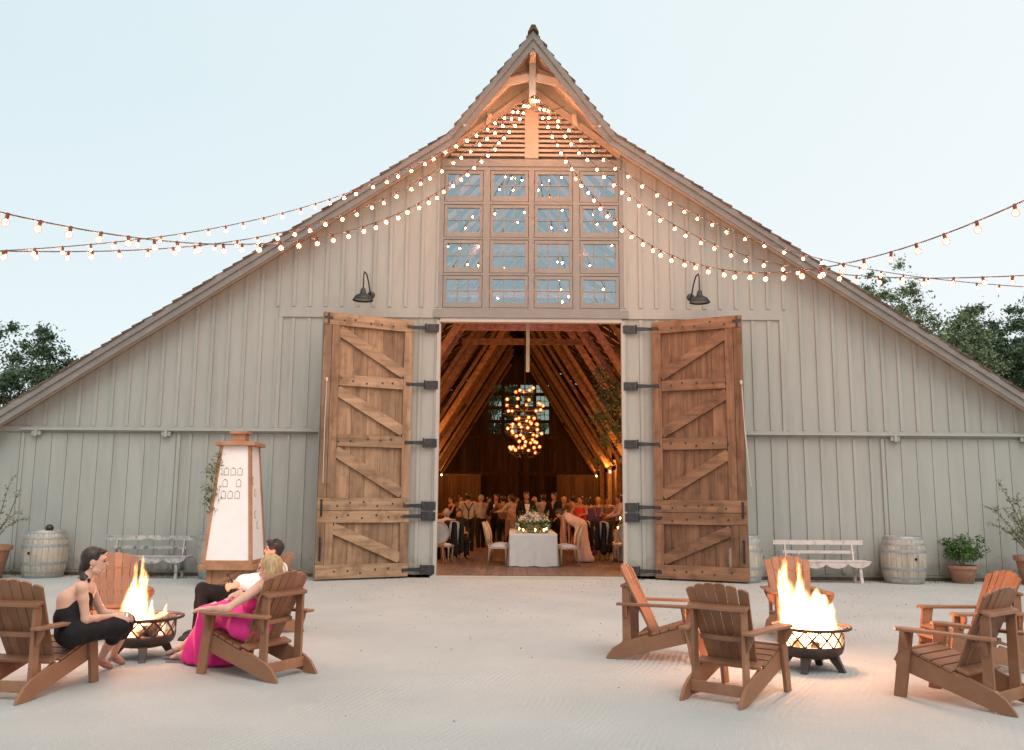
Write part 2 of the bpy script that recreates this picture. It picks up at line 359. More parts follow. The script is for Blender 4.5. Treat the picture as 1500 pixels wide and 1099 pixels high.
# ------------------------------------------------------------------ camera, world, sun
cam = bpy.data.cameras.new('camera'); camo = bpy.data.objects.new('camera', cam); COL.objects.link(camo); SC.camera = camo
cam.sensor_fit = 'HORIZONTAL'; cam.sensor_width = 36; cam.lens = 36*FPX/PW; cam.clip_end = 2000; cam.clip_start = .1
camo.location = tuple(CAM)
camo.matrix_world = Matrix.Translation(Vector(tuple(CAM))) @ Matrix.Rotation(PI/2+PITCH, 4, 'X') @ Matrix.Rotation(R(ROLL), 4, 'Z')
SUN_EL, SUN_AZ = 54., 160.      # azimuth clockwise from +Y (into the picture)
w = bpy.data.worlds.new('World'); SC.world = w; w.use_nodes = True; nt = w.node_tree
sky = nt.nodes.new('ShaderNodeTexSky'); sky.sky_type = 'NISHITA'; sky.sun_disc = False; sky.sun_elevation = R(SUN_EL); sky.sun_rotation = R(SUN_AZ)
sky.air_density = 1.; sky.dust_density = 2.2; sky.ozone_density = 1.2; sky.altitude = 50
bg = nt.nodes['Background']; bg.inputs['Strength'].default_value = .10
# thin high veil of cloud: pulls the blue of the sky towards a pale, even white
tcw = nt.nodes.new('ShaderNodeTexCoord'); sp = nt.nodes.new('ShaderNodeSeparateXYZ'); nt.links.new(tcw.outputs['Generated'], sp.inputs[0])
mrw = nt.nodes.new('ShaderNodeMapRange'); mrw.inputs['From Min'].default_value = -.75; mrw.inputs['From Max'].default_value = .75
nt.links.new(sp.outputs['X'], mrw.inputs['Value'])
veil = nt.nodes.new('ShaderNodeMix'); veil.data_type = 'RGBA'; veil.inputs['A'].default_value = (6.1,7.45,7.75,1); veil.inputs['B'].default_value = (8.3,8.7,8.6,1); nt.links.new(mrw.outputs[0], veil.inputs['Factor'])
mh = nt.nodes.new('ShaderNodeMapRange'); mh.inputs['From Min'].default_value = .0; mh.inputs['From Max'].default_value = .42; mh.inputs['To Min'].default_value = .75; mh.inputs['To Max'].default_value = 0; nt.links.new(sp.outputs['Z'], mh.inputs['Value'])
veil2 = nt.nodes.new('ShaderNodeMix'); veil2.data_type = 'RGBA'; nt.links.new(mh.outputs[0], veil2.inputs['Factor']); nt.links.new(veil.outputs['Result'], veil2.inputs['A']); veil2.inputs['B'].default_value = (8.1,8.4,8.4,1); veil = veil2
mxw = nt.nodes.new('ShaderNodeMix'); mxw.data_type = 'RGBA'; mxw.inputs['Factor'].default_value = .85
nt.links.new(sky.outputs[0], mxw.inputs['A']); nt.links.new(veil.outputs['Result'], mxw.inputs['B']); nt.links.new(mxw.outputs['Result'], bg.inputs['Color'])
sl = bpy.data.lights.new('sun', 'SUN'); sl.energy = 1.35; sl.angle = R(42); sl.color = (1,.93,.85); so = bpy.data.objects.new('sun', sl); COL.objects.link(so)
sd = Vector((math.sin(R(SUN_AZ))*math.cos(R(SUN_EL)), math.cos(R(SUN_AZ))*math.cos(R(SUN_EL)), math.sin(R(SUN_EL))))
so.rotation_euler = (-sd).to_track_quat('-Z', 'Y').to_euler(); so.location = (0,-20,30)
SC.view_settings.view_transform = 'Standard'; SC.view_settings.look = 'None'; SC.view_settings.exposure = .33; SC.view_settings.gamma = 1
SC.cycles.use_denoising = True; SC.cycles.max_bounces = 6; SC.cycles.transparent_max_bounces = 16; SC.cycles.sample_clamp_indirect = 4; SC.cycles.volume_step_rate = .3; SC.cycles.volume_max_steps = 128
SC.cycles.caustics_reflective = False; SC.cycles.caustics_refractive = False

def lamp(name, loc, energy, color, size=.1, parent=None):
    l = bpy.data.lights.new(name, 'POINT'); l.energy = energy; l.color = color; l.shadow_soft_size = size
    o = bpy.data.objects.new(name, l); COL.objects.link(o); o.location = tuple(loc)
    if parent is not None: o.parent = parent
    return o

# ------------------------------------------------------------------ ground
m, nt, b = nmat('raked_decomposed_granite'); N = nt.nodes.new
tc = N('ShaderNodeTexCoord')
n1 = N('ShaderNodeTexNoise'); n1.inputs['Scale'].default_value = .55; n1.inputs['Detail'].default_value = 7; n1.inputs['Roughness'].default_value = .6; L(nt, tc.outputs['Object'], n1.inputs['Vector'])
n2 = N('ShaderNodeTexNoise'); n2.inputs['Scale'].default_value = 95; n2.inputs['Detail'].default_value = 5; n2.inputs['Roughness'].default_value = .75; L(nt, tc.outputs['Object'], n2.inputs['Vector'])
a1 = N('ShaderNodeMapRange'); a1.inputs['From Min'].default_value = .3; a1.inputs['From Max'].default_value = .7; L(nt, n1.outputs['Fac'], a1.inputs['Value'])
mx = N('ShaderNodeMix'); mx.data_type = 'RGBA'; mx.inputs['A'].default_value = (.365,.375,.36,1); mx.inputs['B'].default_value = (.44,.448,.43,1); L(nt, a1.outputs[0], mx.inputs['Factor'])
a2 = N('ShaderNodeMapRange'); a2.inputs['From Min'].default_value = .3; a2.inputs['From Max'].default_value = .7; a2.inputs['To Min'].default_value = .70; a2.inputs['To Max'].default_value = 1.24; L(nt, n2.outputs['Fac'], a2.inputs['Value'])
sc_ = N('ShaderNodeVectorMath'); sc_.operation = 'SCALE'; L(nt, mx.outputs['Result'], sc_.inputs[0]); L(nt, a2.outputs[0], sc_.inputs['Scale']); L(nt, sc_.outputs[0], b.inputs['Base Color'])
b.inputs['Roughness'].default_value = .95; b.inputs['Specular IOR Level'].default_value = .1
# rake lines wander across the yard in broad sweeps
nd = N('ShaderNodeTexNoise'); nd.inputs['Scale'].default_value = .16; nd.inputs['Detail'].default_value = 2; L(nt, tc.outputs['Object'], nd.inputs['Vector'])
dm = N('ShaderNodeVectorMath'); dm.operation = 'MULTIPLY_ADD'; L(nt, nd.outputs['Color'], dm.inputs[0]); dm.inputs[1].default_value = (2.2,2.2,0); L(nt, tc.outputs['Object'], dm.inputs[2])
wv = N('ShaderNodeTexWave'); wv.wave_type = 'BANDS'; wv.bands_direction = 'DIAGONAL'; wv.inputs['Scale'].default_value = 7.5; wv.inputs['Distortion'].default_value = 2.5; wv.inputs['Detail'].default_value = 3; wv.inputs['Detail Scale'].default_value = 2.5
mpw = N('ShaderNodeMapping'); mpw.inputs['Rotation'].default_value = (0,0,R(62)); L(nt, dm.outputs[0], mpw.inputs[0]); L(nt, mpw.outputs[0], wv.inputs['Vector'])
nq = N('ShaderNodeTexNoise'); nq.inputs['Scale'].default_value = .8; nq.inputs['Detail'].default_value = 3; L(nt, tc.outputs['Object'], nq.inputs['Vector'])
nr = N('ShaderNodeMapRange'); nr.inputs['From Min'].default_value = .42; nr.inputs['From Max'].default_value = .62; L(nt, nq.outputs['Fac'], nr.inputs['Value'])
wq = N('ShaderNodeMath'); wq.operation = 'MULTIPLY'; L(nt, wv.outputs['Fac'], wq.inputs[0]); L(nt, nr.outputs[0], wq.inputs[1])
ma = N('ShaderNodeMath'); ma.operation = 'MULTIPLY_ADD'; L(nt, wq.outputs[0], ma.inputs[0]); ma.inputs[1].default_value = .42; 
n3 = N('ShaderNodeTexNoise'); n3.inputs['Scale'].default_value = 28; n3.inputs['Detail'].default_value = 6; n3.inputs['Roughness'].default_value = .7; L(nt, tc.outputs['Object'], n3.inputs['Vector']); 
n5 = N('ShaderNodeTexNoise'); n5.inputs['Scale'].default_value = 5; n5.inputs['Detail'].default_value = 3; L(nt, tc.outputs['Object'], n5.inputs['Vector'])
mb = N('ShaderNodeMath'); mb.operation = 'MULTIPLY_ADD'; L(nt, n5.outputs['Fac'], mb.inputs[0]); mb.inputs[1].default_value = 1.1; L(nt, n3.outputs['Fac'], mb.inputs[2]); L(nt, mb.outputs[0], ma.inputs[2])
bu = N('ShaderNodeBump'); bu.inputs['Strength'].default_value = .55; bu.inputs['Distance'].default_value = .022; L(nt, ma.outputs[0], bu.inputs['Height']); L(nt, bu.outputs[0], b.inputs['Normal'])
M['ground'] = m
g = MB(); g.add([(-400,-80,0),(400,-80,0),(400,500,0),(-400,500,0)], [(0,1,2,3)])
tag(g.build('ground', M['ground'], fixn=False), kind='structure')

# ------------------------------------------------------------------ barn
barn = empty('barn', (0,0,0), 0, 'large weathered grey board-and-batten barn with steep gable, open doors and shingled roof', 'barn')
KX, KZ, AZ = 1.9, 9.72, 11.80; SL = .664; EX = 13.2; DEP = 31.5
def rz(x): x = abs(x); return KZ-SL*(x-KX) if x > KX else AZ-(AZ-KZ)/KX*x
wl = MB()
for s in (-1,1):
    T = lambda x: rz(x)-.26
    poly = [(s*12.95,0),(s*1.98,0),(s*1.98,T(1.98)),(s*12.95,T(12.95))]
    wl.prism(poly, .0, .06, 'y', .5)
    xs = [2.07+.352*i for i in range(31)]
    for x in xs:
        w2 = .036; top = T(x+.04)
        segs = [(5.84, top)] if x < 5.6 else [(3.16, top)]
        if x < 5.6: segs.append((3.16 if x > 4.4 else .14, 5.58))
        plain = x > 7.65
        if not plain and x > 4.4: segs.append((.14, 3.0))
        for z0, z1 in segs:
            if z1 > z0+.05: wl.box(s*x-w2, s*x+w2, -.028, -.0005, z0, z1, .5+random.uniform(-.3,.3))
    for i in range(11):      # plain vee-groove boards: real gaps between separate boards
        x0 = 7.66+.335*i; wl.box(s*(x0+.006), s*(x0+.329), -.018, -.0005, .12, 3.0, .5+random.uniform(-.3,.3))
    wl.box(s*7.56, s*7.63, -.04, -.0005, .12, 3.0); 
wl.build('front_wall', M['siding'], barn)
for s in (-1,1):
    q = MB(); q.box(s*1.98, s*5.55, -.038, -.001, 5.60, 5.82, .4); q.build('belt_board', M['siding'], barn)
    q = MB(); q.box(s*5.47, s*5.55, -.036, -.001, 3.15, 5.598, .6); q.build('corner_board', M['siding'], barn)
    q = MB(); q.box(s*4.3, s*12.4, -.05, -.001, 3.03, 3.15, .6); q.box(s*4.3, s*(11 if s < 0 else 12.4), -.135, -.051, 3.06, 3.105, .9)
    q.box(s*4.3, s*12.9, -.022, -.001, .0, .11, .1)
    for x in (7.85, 10.65): q.box(s*x-.1, s*x+.1, -.11, -.052, 2.95, 3.055, .3); q.box(s*x-.03, s*x+.03, -.14, -.112, 2.93, 3.12, .2)
    q.build('door_track', M['siding'], barn)
    q = MB(); q.box(s*10.92, s*10.99, -.045, -.001, .1, 3.0, .4); q.build('corner_board', M['siding'], barn)
    q = MB(); q.box(s*1.982, s*2.06, -.06, -.002, .0, 5.54); q.build('door_jamb', M['white_trim'], barn)
    q = MB(); q.box(s*4.3, s*12.9, -.04, .0, -.05, .07); q.build('foundation', M['bark'], barn)
# window surround
WX = [(-1.96,-1.08),(-.93,-.06),(.06,.93),(1.08,1.96)]; WZ = [(8.27,9.01),(7.44,8.21),(6.62,7.39),(5.83,6.57)]
q = MB()
xs = [-2.06]+[v for p in WX for v in p]+[2.06]
for i in range(0, 10, 2): q.box(xs[i], xs[i+1], -.035, .06, 5.79, 9.285, .5)
zs = [5.79]+[v for p in WZ[::-1] for v in p]+[9.28]
for i in range(0, 10, 2):
    for (x0, x1) in WX: q.box(x0+.0005, x1-.0005, -.034, .06, zs[i]+.001, zs[i+1], .5)
q.box(-2.14, 2.14, -.075, .06, 5.60, 5.785, .3); q.box(-2.02, 2.02, -.06, -.0355, 9.10, 9.27, .6)
q.build('window_surround', M['trim'], barn)
q = MB(); q.box(-2.0, 2.0, -.05, .12, 5.555, 5.598); q.box(-2.0, 2.0, -.10, .05, 5.50, 5.55)
q.build('lintel', M['white_trim'], barn)
for r, (z0, z1) in enumerate(WZ):
    for c, (x0, x1) in enumerate(WX):
        f = MB(); f.box(x0+.012, x0+.08, -.025, .03, z0+.012, z1-.01); f.box(x1-.08, x1-.012, -.025, .03, z0+.012, z1-.01)
        f.box(x0+.081, x1-.081, -.024, .03, z1-.085, z1-.011); f.box(x0+.081, x1-.081, -.024, .03, z0+.013, z0+.13)
        fr = f.build('window', M['trim'], barn)
        a0, a1, b0, b1 = x0+.081, x1-.081, z0+.131, z1-.086
        mu = MB()
        for i in (1,2): xx = a0+(a1-a0)*i/3; mu.box(xx-.01, xx+.01, -.012, .022, b0, b1)
        zz = (b0+b1)/2; mu.box(a0, a1, -.010, .020, zz-.01, zz+.01)
        mu.build('muntin', M['trim'], fr)
        p = MB()
        for i in range(3):
            for j in range(2):
                xa = a0+(a1-a0)*i/3; xb = a0+(a1-a0)*(i+1)/3; za = b0+(b1-b0)*j/2; zb = b0+(b1-b0)*(j+1)/2
                t1, t2 = random.uniform(-.004,.004), random.uniform(-.004,.004)
                p.add([(xa,.006+t1,za),(xb,.006-t1,za),(xb,.006-t1+t2,zb),(xa,.006+t1+t2,zb)], [(0,1,2,3)])
        p.build('pane', M['glass'], fr, fixn=False)
# gable above the windows
q = MB()
for s in (-1,1):
    q.prism([(s*2.0,9.286),(s*1.985,9.60),(0,11.62),(0,10.92)], .02, .08, 'y', .5)
    for i in range(5):
        x = .28+.36*i; q.box(s*x-.03, s*x+.03, -.005, .0195, 10.92-(10.92-9.30)/2*x+.14, rz(x)-.2, .6)
q.build('gable_wall', M['siding'], barn)
q = MB()
for s in (-1,1): q.beam((s*2.0,-.03,9.37), (s*.02,-.03,10.93), .06, .15, (0,0,1)); q.beam((s*2.0,-.062,9.31), (s*.02,-.062,10.84), .03, .05, (0,0,1))
q.box(-.155, .155, -.07, .02, 9.29, 10.75); q.build('gable_trim', M['soffit'], barn)
q = MB()
for i in range(13):
    z = 9.34+.112*i; hw = (10.86-z-.04)/(10.92-9.30)*2.0
    if hw > .22:
        for s in (-1,1): q.add([(s*.156,-.055,z),(s*hw,-.055,z),(s*hw,-.055,z+.062),(s*.156,-.055,z+.062),(s*.156,.06,z+.075),(s*hw,.06,z+.075),(s*hw,.06,z+.115),(s*.156,.06,z+.115)],
            [(0,1,2,3),(4,5,6,7),(0,1,5,4),(3,2,6,7),(0,3,7,4),(1,2,6,5)])
q.build('louvre', M['soffit'], barn)
q = MB(); q.prism([(-2,9.29),(2,9.29),(0,10.9)], .13, .15, 'y'); q.build('louvre_backing', M['trim'], barn)
# rake boards, soffit, shingled roof
PR = lambda x: -.38-(1-min(abs(x),KX)/KX)*.75
for s in (-1,1):
    ex = EX; n = Vector((s*SL,0,1)).normalized(); nu = Vector((s*(AZ-KZ)/KX,0,1)).normalized()
    a = Vector((s*ex,0,rz(ex))); k = Vector((s*KX,0,KZ)); t = Vector((0,0,AZ))
    def strip(name, off0, off1, y0, y1, mat):   # board following the roof from eave over the kink to the ridge
        q = MB(); nk = (n+nu).normalized(); sc1 = 1/max(nk.dot(n),.1)
        pts = [(a, n, 1, 0), (k, nk, sc1, 0), (t, Vector((0,0,1)), 1/nu.z, -.75)]
        v = []
        for (p, nn, sc, dy) in pts:
            for off, y in ((off0,y0),(off1,y0),(off1,y1),(off0,y1)): v.append(p-nn*off*sc+Vector((0,y+dy,0)))
        fs = []
        for i in range(2):
            for j in range(4): j2 = (j+1) % 4; fs.append((i*4+j, i*4+j2, (i+1)*4+j2, (i+1)*4+j))
        fs += [(0,1,2,3),(8,9,10,11)]
        q.add(v, fs, .5); return q.build(name, mat, barn)
    strip('rake_board', .055, .30, -.42, -.382, M['fascia'])
    strip('rake_moulding', .045, .165, -.455, -.4215, M['fascia'])
    # deck + soffit
    q = MB()
    def slab(p0, p1, nn0, nn1, y00, y01, o0, o1, tone=None):
        v = []
        for p, nn, y in ((p0, nn0, y00), (p1, nn1, y01)):
            for off, yy in ((o0,y),(o1,y),(o1,DEP+.4),(o0,DEP+.4)): v.append(p-nn*off+Vector((0,yy,0)))
        q.add(v, [(0,1,2,3),(7,6,5,4),(0,4,5,1),(1,5,6,2),(2,6,7,3),(3,7,4,0)], tone)
    slab(a, k, n, n, -.38, -.38, .05, .20)
    slab(k, t, nu, Vector((0,0,1))/nu.z, -.38, -1.12, .05, .16)
    q.build('roof_deck', M['hood'], barn)
    q = MB()
    Lr = (k-a).length; nc = int(Lr/.25)
    for i in range(nc):
        p0 = a+(k-a)*(i/nc); p1 = a+(k-a)*((i+1.15)/nc)
        v = []; yf = -.47+random.uniform(-.02,.02)
        for p, o0, o1 in ((p0, .05, -.005), (p1, .05, .03)):
            for off, yy in ((o0,yf),(o1,yf),(o1,DEP+.5),(o0,DEP+.5)): v.append(p-n*off+Vector((0,yy,0)))
        q.add(v, [(0,1,2,3),(7,6,5,4),(0,4,5,1),(1,5,6,2),(2,6,7,3),(3,7,4,0)])
    Lu = (t-k).length; nc = int(Lu/.22)
    for i in range(nc):
        p0 = k+(t-k)*(i/nc); p1 = k+(t-k)*((i+1.1)/nc) if i < nc-1 else t
        v = []; yf = PR(p0.x)-.09+random.uniform(-.03,.03)
        for p, o0, o1 in ((p0, .05, .008), (p1, .05, .03)):
            for off, yy in ((o0,yf),(o1,yf),(o1,DEP+.5),(o0,DEP+.5)): v.append(p-nu*off+Vector((0,yy,0)))
        q.add(v, [(0,1,2,3),(7,6,5,4),(0,4,5,1),(1,5,6,2),(2,6,7,3),(3,7,4,0)])
    q.build('roof', M['shingle'], barn)
q = MB(); q.prism([(-.12,AZ-.12),(-.04,AZ+.05),(.04,AZ+.05),(.12,AZ-.12),(0,AZ-.04)], -1.25, DEP+.5, 'y'); q.build('ridge_cap', M['shingle'], barn)
q = MB(); q.box(-.065, .065, -1.10, .0, AZ-.55, AZ-.25); q.build('ridge_beam', M['hood'], barn)
q = MB(); q.box(-.075, .075, -.72, -.58, 10.30, 11.45); q.box(-.05, .05, -.60, .0, 10.45, 10.55); q.build('hoist_post', M['white_trim'], barn)
q = MB()
for s in (-1,1):
    q.beam((s*1.55,-.5,9.88), (s*.55,-.62,10.83), .07, .17, (0,0,1)); q.beam((s*.56,-.62,10.83), (s*.08,-.65,10.93), .07, .17, (0,0,1))
    q.beam((s*.95,-.3,10.2), (s*1.02,.0,10.1), .1,.1)
q.build('lookout_brace', M['hood'], barn)
q = MB(); q.tube([(.06,-.6,10.15),(.35,-.7,10.12),(.7,-.72,10.22)], .012, 6)
q.tube([(-.55,-.75,10.92),(-.3,-.72,11.0),(-.1,-.7,11.1)], .012, 6); q.tube([(.55,-.75,10.92),(.3,-.72,11.05),(.12,-.7,11.15)], .012, 6); q.build('cable', M['cord'], barn)

# doors -------------------------------------------------------------
def leaf(s, hx, hy, ang, W, tonev, label):
    """s=-1 left leaf, 1 right leaf; local x runs from hinge outwards, y is towards the camera side"""
    d = empty('barn_door', (hx, hy, 0)); d.parent = barn; CHILD.setdefault(barn.name, []).append(d); d['label'] = label
    d.rotation_euler = (0,0,ang)
    X = lambda u: s*u
    MV, MH = (M['door_v'], M['door_h']) if s < 0 else (M['door_v2'], M['door_h2'])
    H0, H1 = .035, 5.50
    pl = MB()
    nb = 6
    for i in range(nb):
        u0 = .02+(W-.04)*i/nb; u1 = u0+(W-.04)/nb-.006
        for (z0, z1) in ((H0+.01, 1.255), (1.265, H1-.01)): pl.box(X(u0), X(u1), -.0, .035, z0, z1, min(1,max(0,random.random()+tonev)))
    pl.build('plank_panel', MV, d)
    bk = MB(); bk.box(X(.0), X(W), .0355, .065, H0, H1); bk.build('outer_face', M['siding'], d)
    rails = [(H1-.26,H1),(3.97,4.20),(2.71,2.96),(1.40,1.655),(1.15,1.392),(H0,.31)]
    for z0, z1 in rails:
        r_ = MB(); full = z1 < 1.7 or z1 > 5.4
        r_.box(X(.0 if full else .20), X(W if full else W-.36), -.070 if full else -.066, -.0005, z0, z1); r_.build('rail', MH, d, bevel=.006)
    for u0, u1, z0, z1 in ((0,.195,1.66,H1-.265),(W-.17,W,1.66,H1-.265),(W-.35,W-.178,1.66,H1-.265),(0,.195,.315,1.145),(W-.17,W,.315,1.145),(W-.34,W-.178,.315,1.145)):
        r_ = MB(); r_.box(X(u0), X(u1), -.068, -.0005, z0, z1); r_.build('stile', MV, d, bevel=.005)
    for zb, zt in ((4.205,H1-.265),(2.965,3.965),(1.66,2.705),(.315,1.145)):
        A = (X(W-.33), -.031, zt-.10); B = (X(.18), -.031, zb+.10)
        r_ = MB(); r_.beam(A, B, .060, .22, (0,0,1)); r_.build('brace', MH, d, bevel=.005)
    bo = MB()
    for z0, z1 in rails:
        for i in range(6):
            u = .12+(W-.5)*i/5+random.uniform(-.05,.05); bo.lathe([(0,-.082),(.018,-.080),(.022,-.0705)], 8, (X(u),0,(z0+z1)/2+random.uniform(-.05,.05)), axis='y')
    bo.build('bolt', M['iron'], d)['kind'] = 'stuff'
    for zz, ll in ((1.30,.3),(.42,.42)):
        h_ = MB(); xx = X(W-.08)
        h_.box(xx-.02, xx+.02, -.08, -.0705, zz, zz+ll); h_.tube([(xx,-.08,zz+.02),(xx,-.13,zz+.06),(xx,-.13,zz+ll-.08),(xx,-.08,zz+ll-.03)], .012, 6); h_.ball((xx,-.07,zz+ll), .03); h_.ball((xx,-.07,zz), .025)
        h_.build('slide_bolt', M['iron'], d)
    h_ = MB(); xx = X(W-.09); h_.box(xx-.02, xx+.02, -.086, -.0705, H1-.24, H1-.02); h_.box(xx-.09, xx+.09, -.084, -.0715, H1-.14, H1-.09); h_.build('latch', M['iron'], d)
    rp = MB(); xx = X(W-.03)
    rp.tube([(xx-s*.06,-.09,4.05),(xx-s*.05,-.09,3.2),(xx-s*.06,-.09,1.95)] if s < 0 else [(xx,-.06,4.1),(xx+s*.03,-.07,3.3),(xx+s*.12,-.04,1.95)], .009, 6)
    if s > 0: rp.tube([(xx+.01,-.06,4.1),(xx+.04,-.08,3.0),(xx+.13,-.05,1.95)], .008, 6)
    rp.ball((xx-s*(.06 if s<0 else 0),-.09,4.07), (.03,.02,.05)); rp.build('rope', M['rope'], d)
    for z in HZ:
        st = MB(); st.box(X(-.0), X(.14), -.088, -.0715, z-.03, z+.03); st.build('strap', M['iron'], d)
    return d
HZ = [5.36, 4.10, 2.84, 1.50, 1.28, .17]
leaf(-1, -2.60, -.10, R(27.2), 1.97, .12, 'open left door leaf of paler weathered planks with three upper braces')
leaf(1, 2.66, -.10, -R(26.0), 1.93, -.15, 'open right door leaf of darker reddish planks with three upper braces')
for s in (-1,1):
    for z in HZ:
        h_ = MB(); h_.box(s*2.02, s*2.28, -.075, -.0605 if False else -.04, z-.09, z+.09)
        h_.lathe([(.02,z-.10),(.02,z+.10)], 8, (s*2.305,-.085,0), cap=(True,True)); h_.prism([(s*2.32,z-.045),(s*2.32,z+.045),(s*2.64,z+.03),(s*2.64,z-.03)], -.125, -.108, 'y')
        for a, b_ in ((.05,.05),(.05,-.05),(.2,.05),(.2,-.05)): h_.ball((s*(2.02+a),-.078,z+b_), .012, 6, 4)
        h_.build('hinge', M['iron'], barn)

# barn body behind the front -----------------------------------------
for s in (-1,1):
    q = MB(); q.box(s*12.86, s*12.92, .07, DEP, 0, rz(12.92)-.22); q.build('side_wall', M['siding'], barn)
# inside
FZ = .06
q = MB()
for i in range(170): q.box(-12.8+.15*i, -12.8+.15*i+.146, .0, DEP, -.02, FZ)
q.build('floor', M['floor'], barn)
q = MB(); q.box(-2.1, 2.1, -.22, -.002, -.02, .045); q.build('threshold', M['white_trim'], barn)
# back wall with the far window block
q = MB(); bw = DEP-.05
for i in range(84):
    x = -12.6+.3*i; x1 = x+.292; top = min(rz(x), rz(x1))-.2
    if x1 > -1.96 and x < 1.96: q.box(x, x1, bw, bw+.03, 0, 5.4); q.box(x, x1, bw, bw+.03, 8.4, top)
    else: q.box(x, x1, bw, bw+.03, 0, top)
for s in (-1,1):
    for z in (3.1, 5.2): q.box(s*.1, s*12, bw-.12, bw-.001, z, z+.2)
    q.beam((s*2.2,bw-.1,.4), (s*5.6,bw-.1,5.1), .18, .1, (0,1,0)); q.beam((s*9,bw-.1,3.2), (s*4.6,bw-.1,6.6), .18, .1, (0,1,0))
for x in (-6,-2.1,2.1,6): q.box(x-.12, x+.12, bw-.16, bw-.125, 0, rz(x)-.3)
q.box(-12.8, -2.0, bw+.032, bw+.05, 0, 2.6); q.box(2.0, 12.8, bw+.032, bw+.05, 0, 2.6); q.box(-2.0, 2.0, bw+.032, bw+.05, 0, 5.45)
for s in (-1,1): q.prism([(s*2.0,2.601),(s*12.0,2.601),(s*2.0,9.3)], bw+.032, bw+.05, 'y')
q.prism([(-2,8.45),(2,8.45),(2,9.4),(0,11.72),(-2,9.4)], bw+.032, bw+.05, 'y')
q.box(-2.2, 2.2, bw+.06, bw+.08, 8.37, 9.5)
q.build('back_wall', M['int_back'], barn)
q = MB(); fx = [-1.96,-1.85,-.95,-.85,-.05,.05,.85,.95,1.85,1.96]
q = MB()
for a in ((-2,-1.75),(-1.02,-.82),(-.1,.1),(.82,1.02),(1.75,2)): q.box(a[0], a[1], bw-.05, bw+.04, 5.35, 8.5)
for a in ((5.3,5.5),(6.1,6.3),(6.9,7.1),(7.7,7.9),(8.35,8.6)): q.box(-1.97, 1.97, bw-.045, bw+.035, a[0], a[1])
q.build('window_surround', M['int_back'], barn)
for (x0,x1) in ((-1.75,-1.02),(-.82,-.1),(.1,.82),(1.02,1.75)):
    for (z0,z1) in ((5.5,6.1),(6.3,6.9),(7.1,7.7),(7.9,8.35)):
        mu = MB()
        for i in (1,2): xx = x0+(x1-x0)*i/3; mu.box(xx-.015, xx+.015, bw, bw+.03, z0, z1)
        mu.box(x0, x1, bw+.002, bw+.028, (z0+z1)/2-.015, (z0+z1)/2+.015); wn = mu.build('window', M['int_woodv'], barn)
        p = MB(); p.add([(x0,bw+.031,z0),(x1,bw+.031,z0),(x1,bw+.031,z1),(x0,bw+.031,z1)], [(0,1,2,3)]); p.build('pane', M['far_glass'], wn, fixn=False)
# low plank partitions beside the nave and at its far corners
PX = 4.45
for s in (-1,1):
    q = MB()
    for i in range(88):
        y = 3.2+.3*i; q.box(s*PX, s*(PX+.03), y, y+.292, FZ, 3.0)
    q.box(s*(PX-.03), s*(PX+.05), 3.2, 29.6, 3.0, 3.10); q.box(s*(PX-.03), s*(PX-.001), 3.2, 29.6, 1.0, 1.12)
    q.build('partition', M['int_woodv'], barn)
    q = MB()
    for i in range(9): x = 2.1+.26*i; q.box(s*x, s*(x+.253), 29.6, 29.63, FZ, 3.0)
    q.box(s*2.1, s*4.5, 29.55, 29.68, 3.0, 3.10); q.build('partition', M['int_woodv'], barn)
    for k in range(9):
        y = 2.3+3.5*k; q = MB(); q.box(s*(PX-.22), s*(PX-.02), y-.1, y+.1, FZ, rz(PX)-.35); q.build('post', M['int_wood'], barn)
    for z_, x_ in ((3.3, PX-.1), (7.7, PX-.1)):
        q = MB(); q.box(s*(x_-.1), s*(x_+.1), .3, DEP-.2, z_, z_+.2); q.build('purlin', M['int_wood'], barn)
    for k in range(18):      # steep struts of the nave
        y = .9+1.72*k+random.uniform(-.1,.1); e = random.uniform(-.12,.12)
        q = MB(); q.beam((s*(4.2+e),y,3.25), (s*(.42+e),y,9.35+.2*e), .055, .13 if k % 3 else .22, (0,0,1)); q.build('strut', M['int_wood'], barn)
    q = MB()
    for k in range(30):      # rafters on the long slope
        y = 1.3+1.02*k; q.beam((s*12.6,y,rz(12.6)-.32), (s*1.95,y,KZ-.36), .06, .18)
        q.beam((s*1.95,y,KZ-.36), (s*.06,y,AZ-.36), .06, .16)
        if k % 3 == 1: q.beam((s*4.3,y+.2,5.2), (s*7.6,y+.2,rz(7.6)-.5), .1, .14); q.beam((s*4.3,y+.2,4.0), (s*2.5,y+.2,6.0), .08, .12)
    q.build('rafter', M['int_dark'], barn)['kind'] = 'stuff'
    q = MB()
    for i in range(26):      # skip sheathing under the shingles
        t_ = i/25; xx = 12.7-(12.7-1.95)*t_; q.beam((s*xx,.2,rz(xx)-.235), (s*xx,DEP-.1,rz(xx)-.235), .22, .02)
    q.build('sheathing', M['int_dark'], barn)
for k in range(3):
    y = 3.6+3.5*k; z = 6.75 if k % 2 else 6.95
    q = MB(); q.box(-2.15, 2.15, y-.06, y+.06, z, z+.2); q.build('collar_beam', M['int_wood'], barn)
    if k % 2 == 0: q = MB(); q.box(-1.35, 1.35, y-.05, y+.05, 8.2, 8.38); q.build('collar_beam', M['int_wood'], barn)
q = MB(); q.box(-.09, -.01, .9, .98, 4.55, 5.9); q.build('door_pole', M['chairwood'], barn)

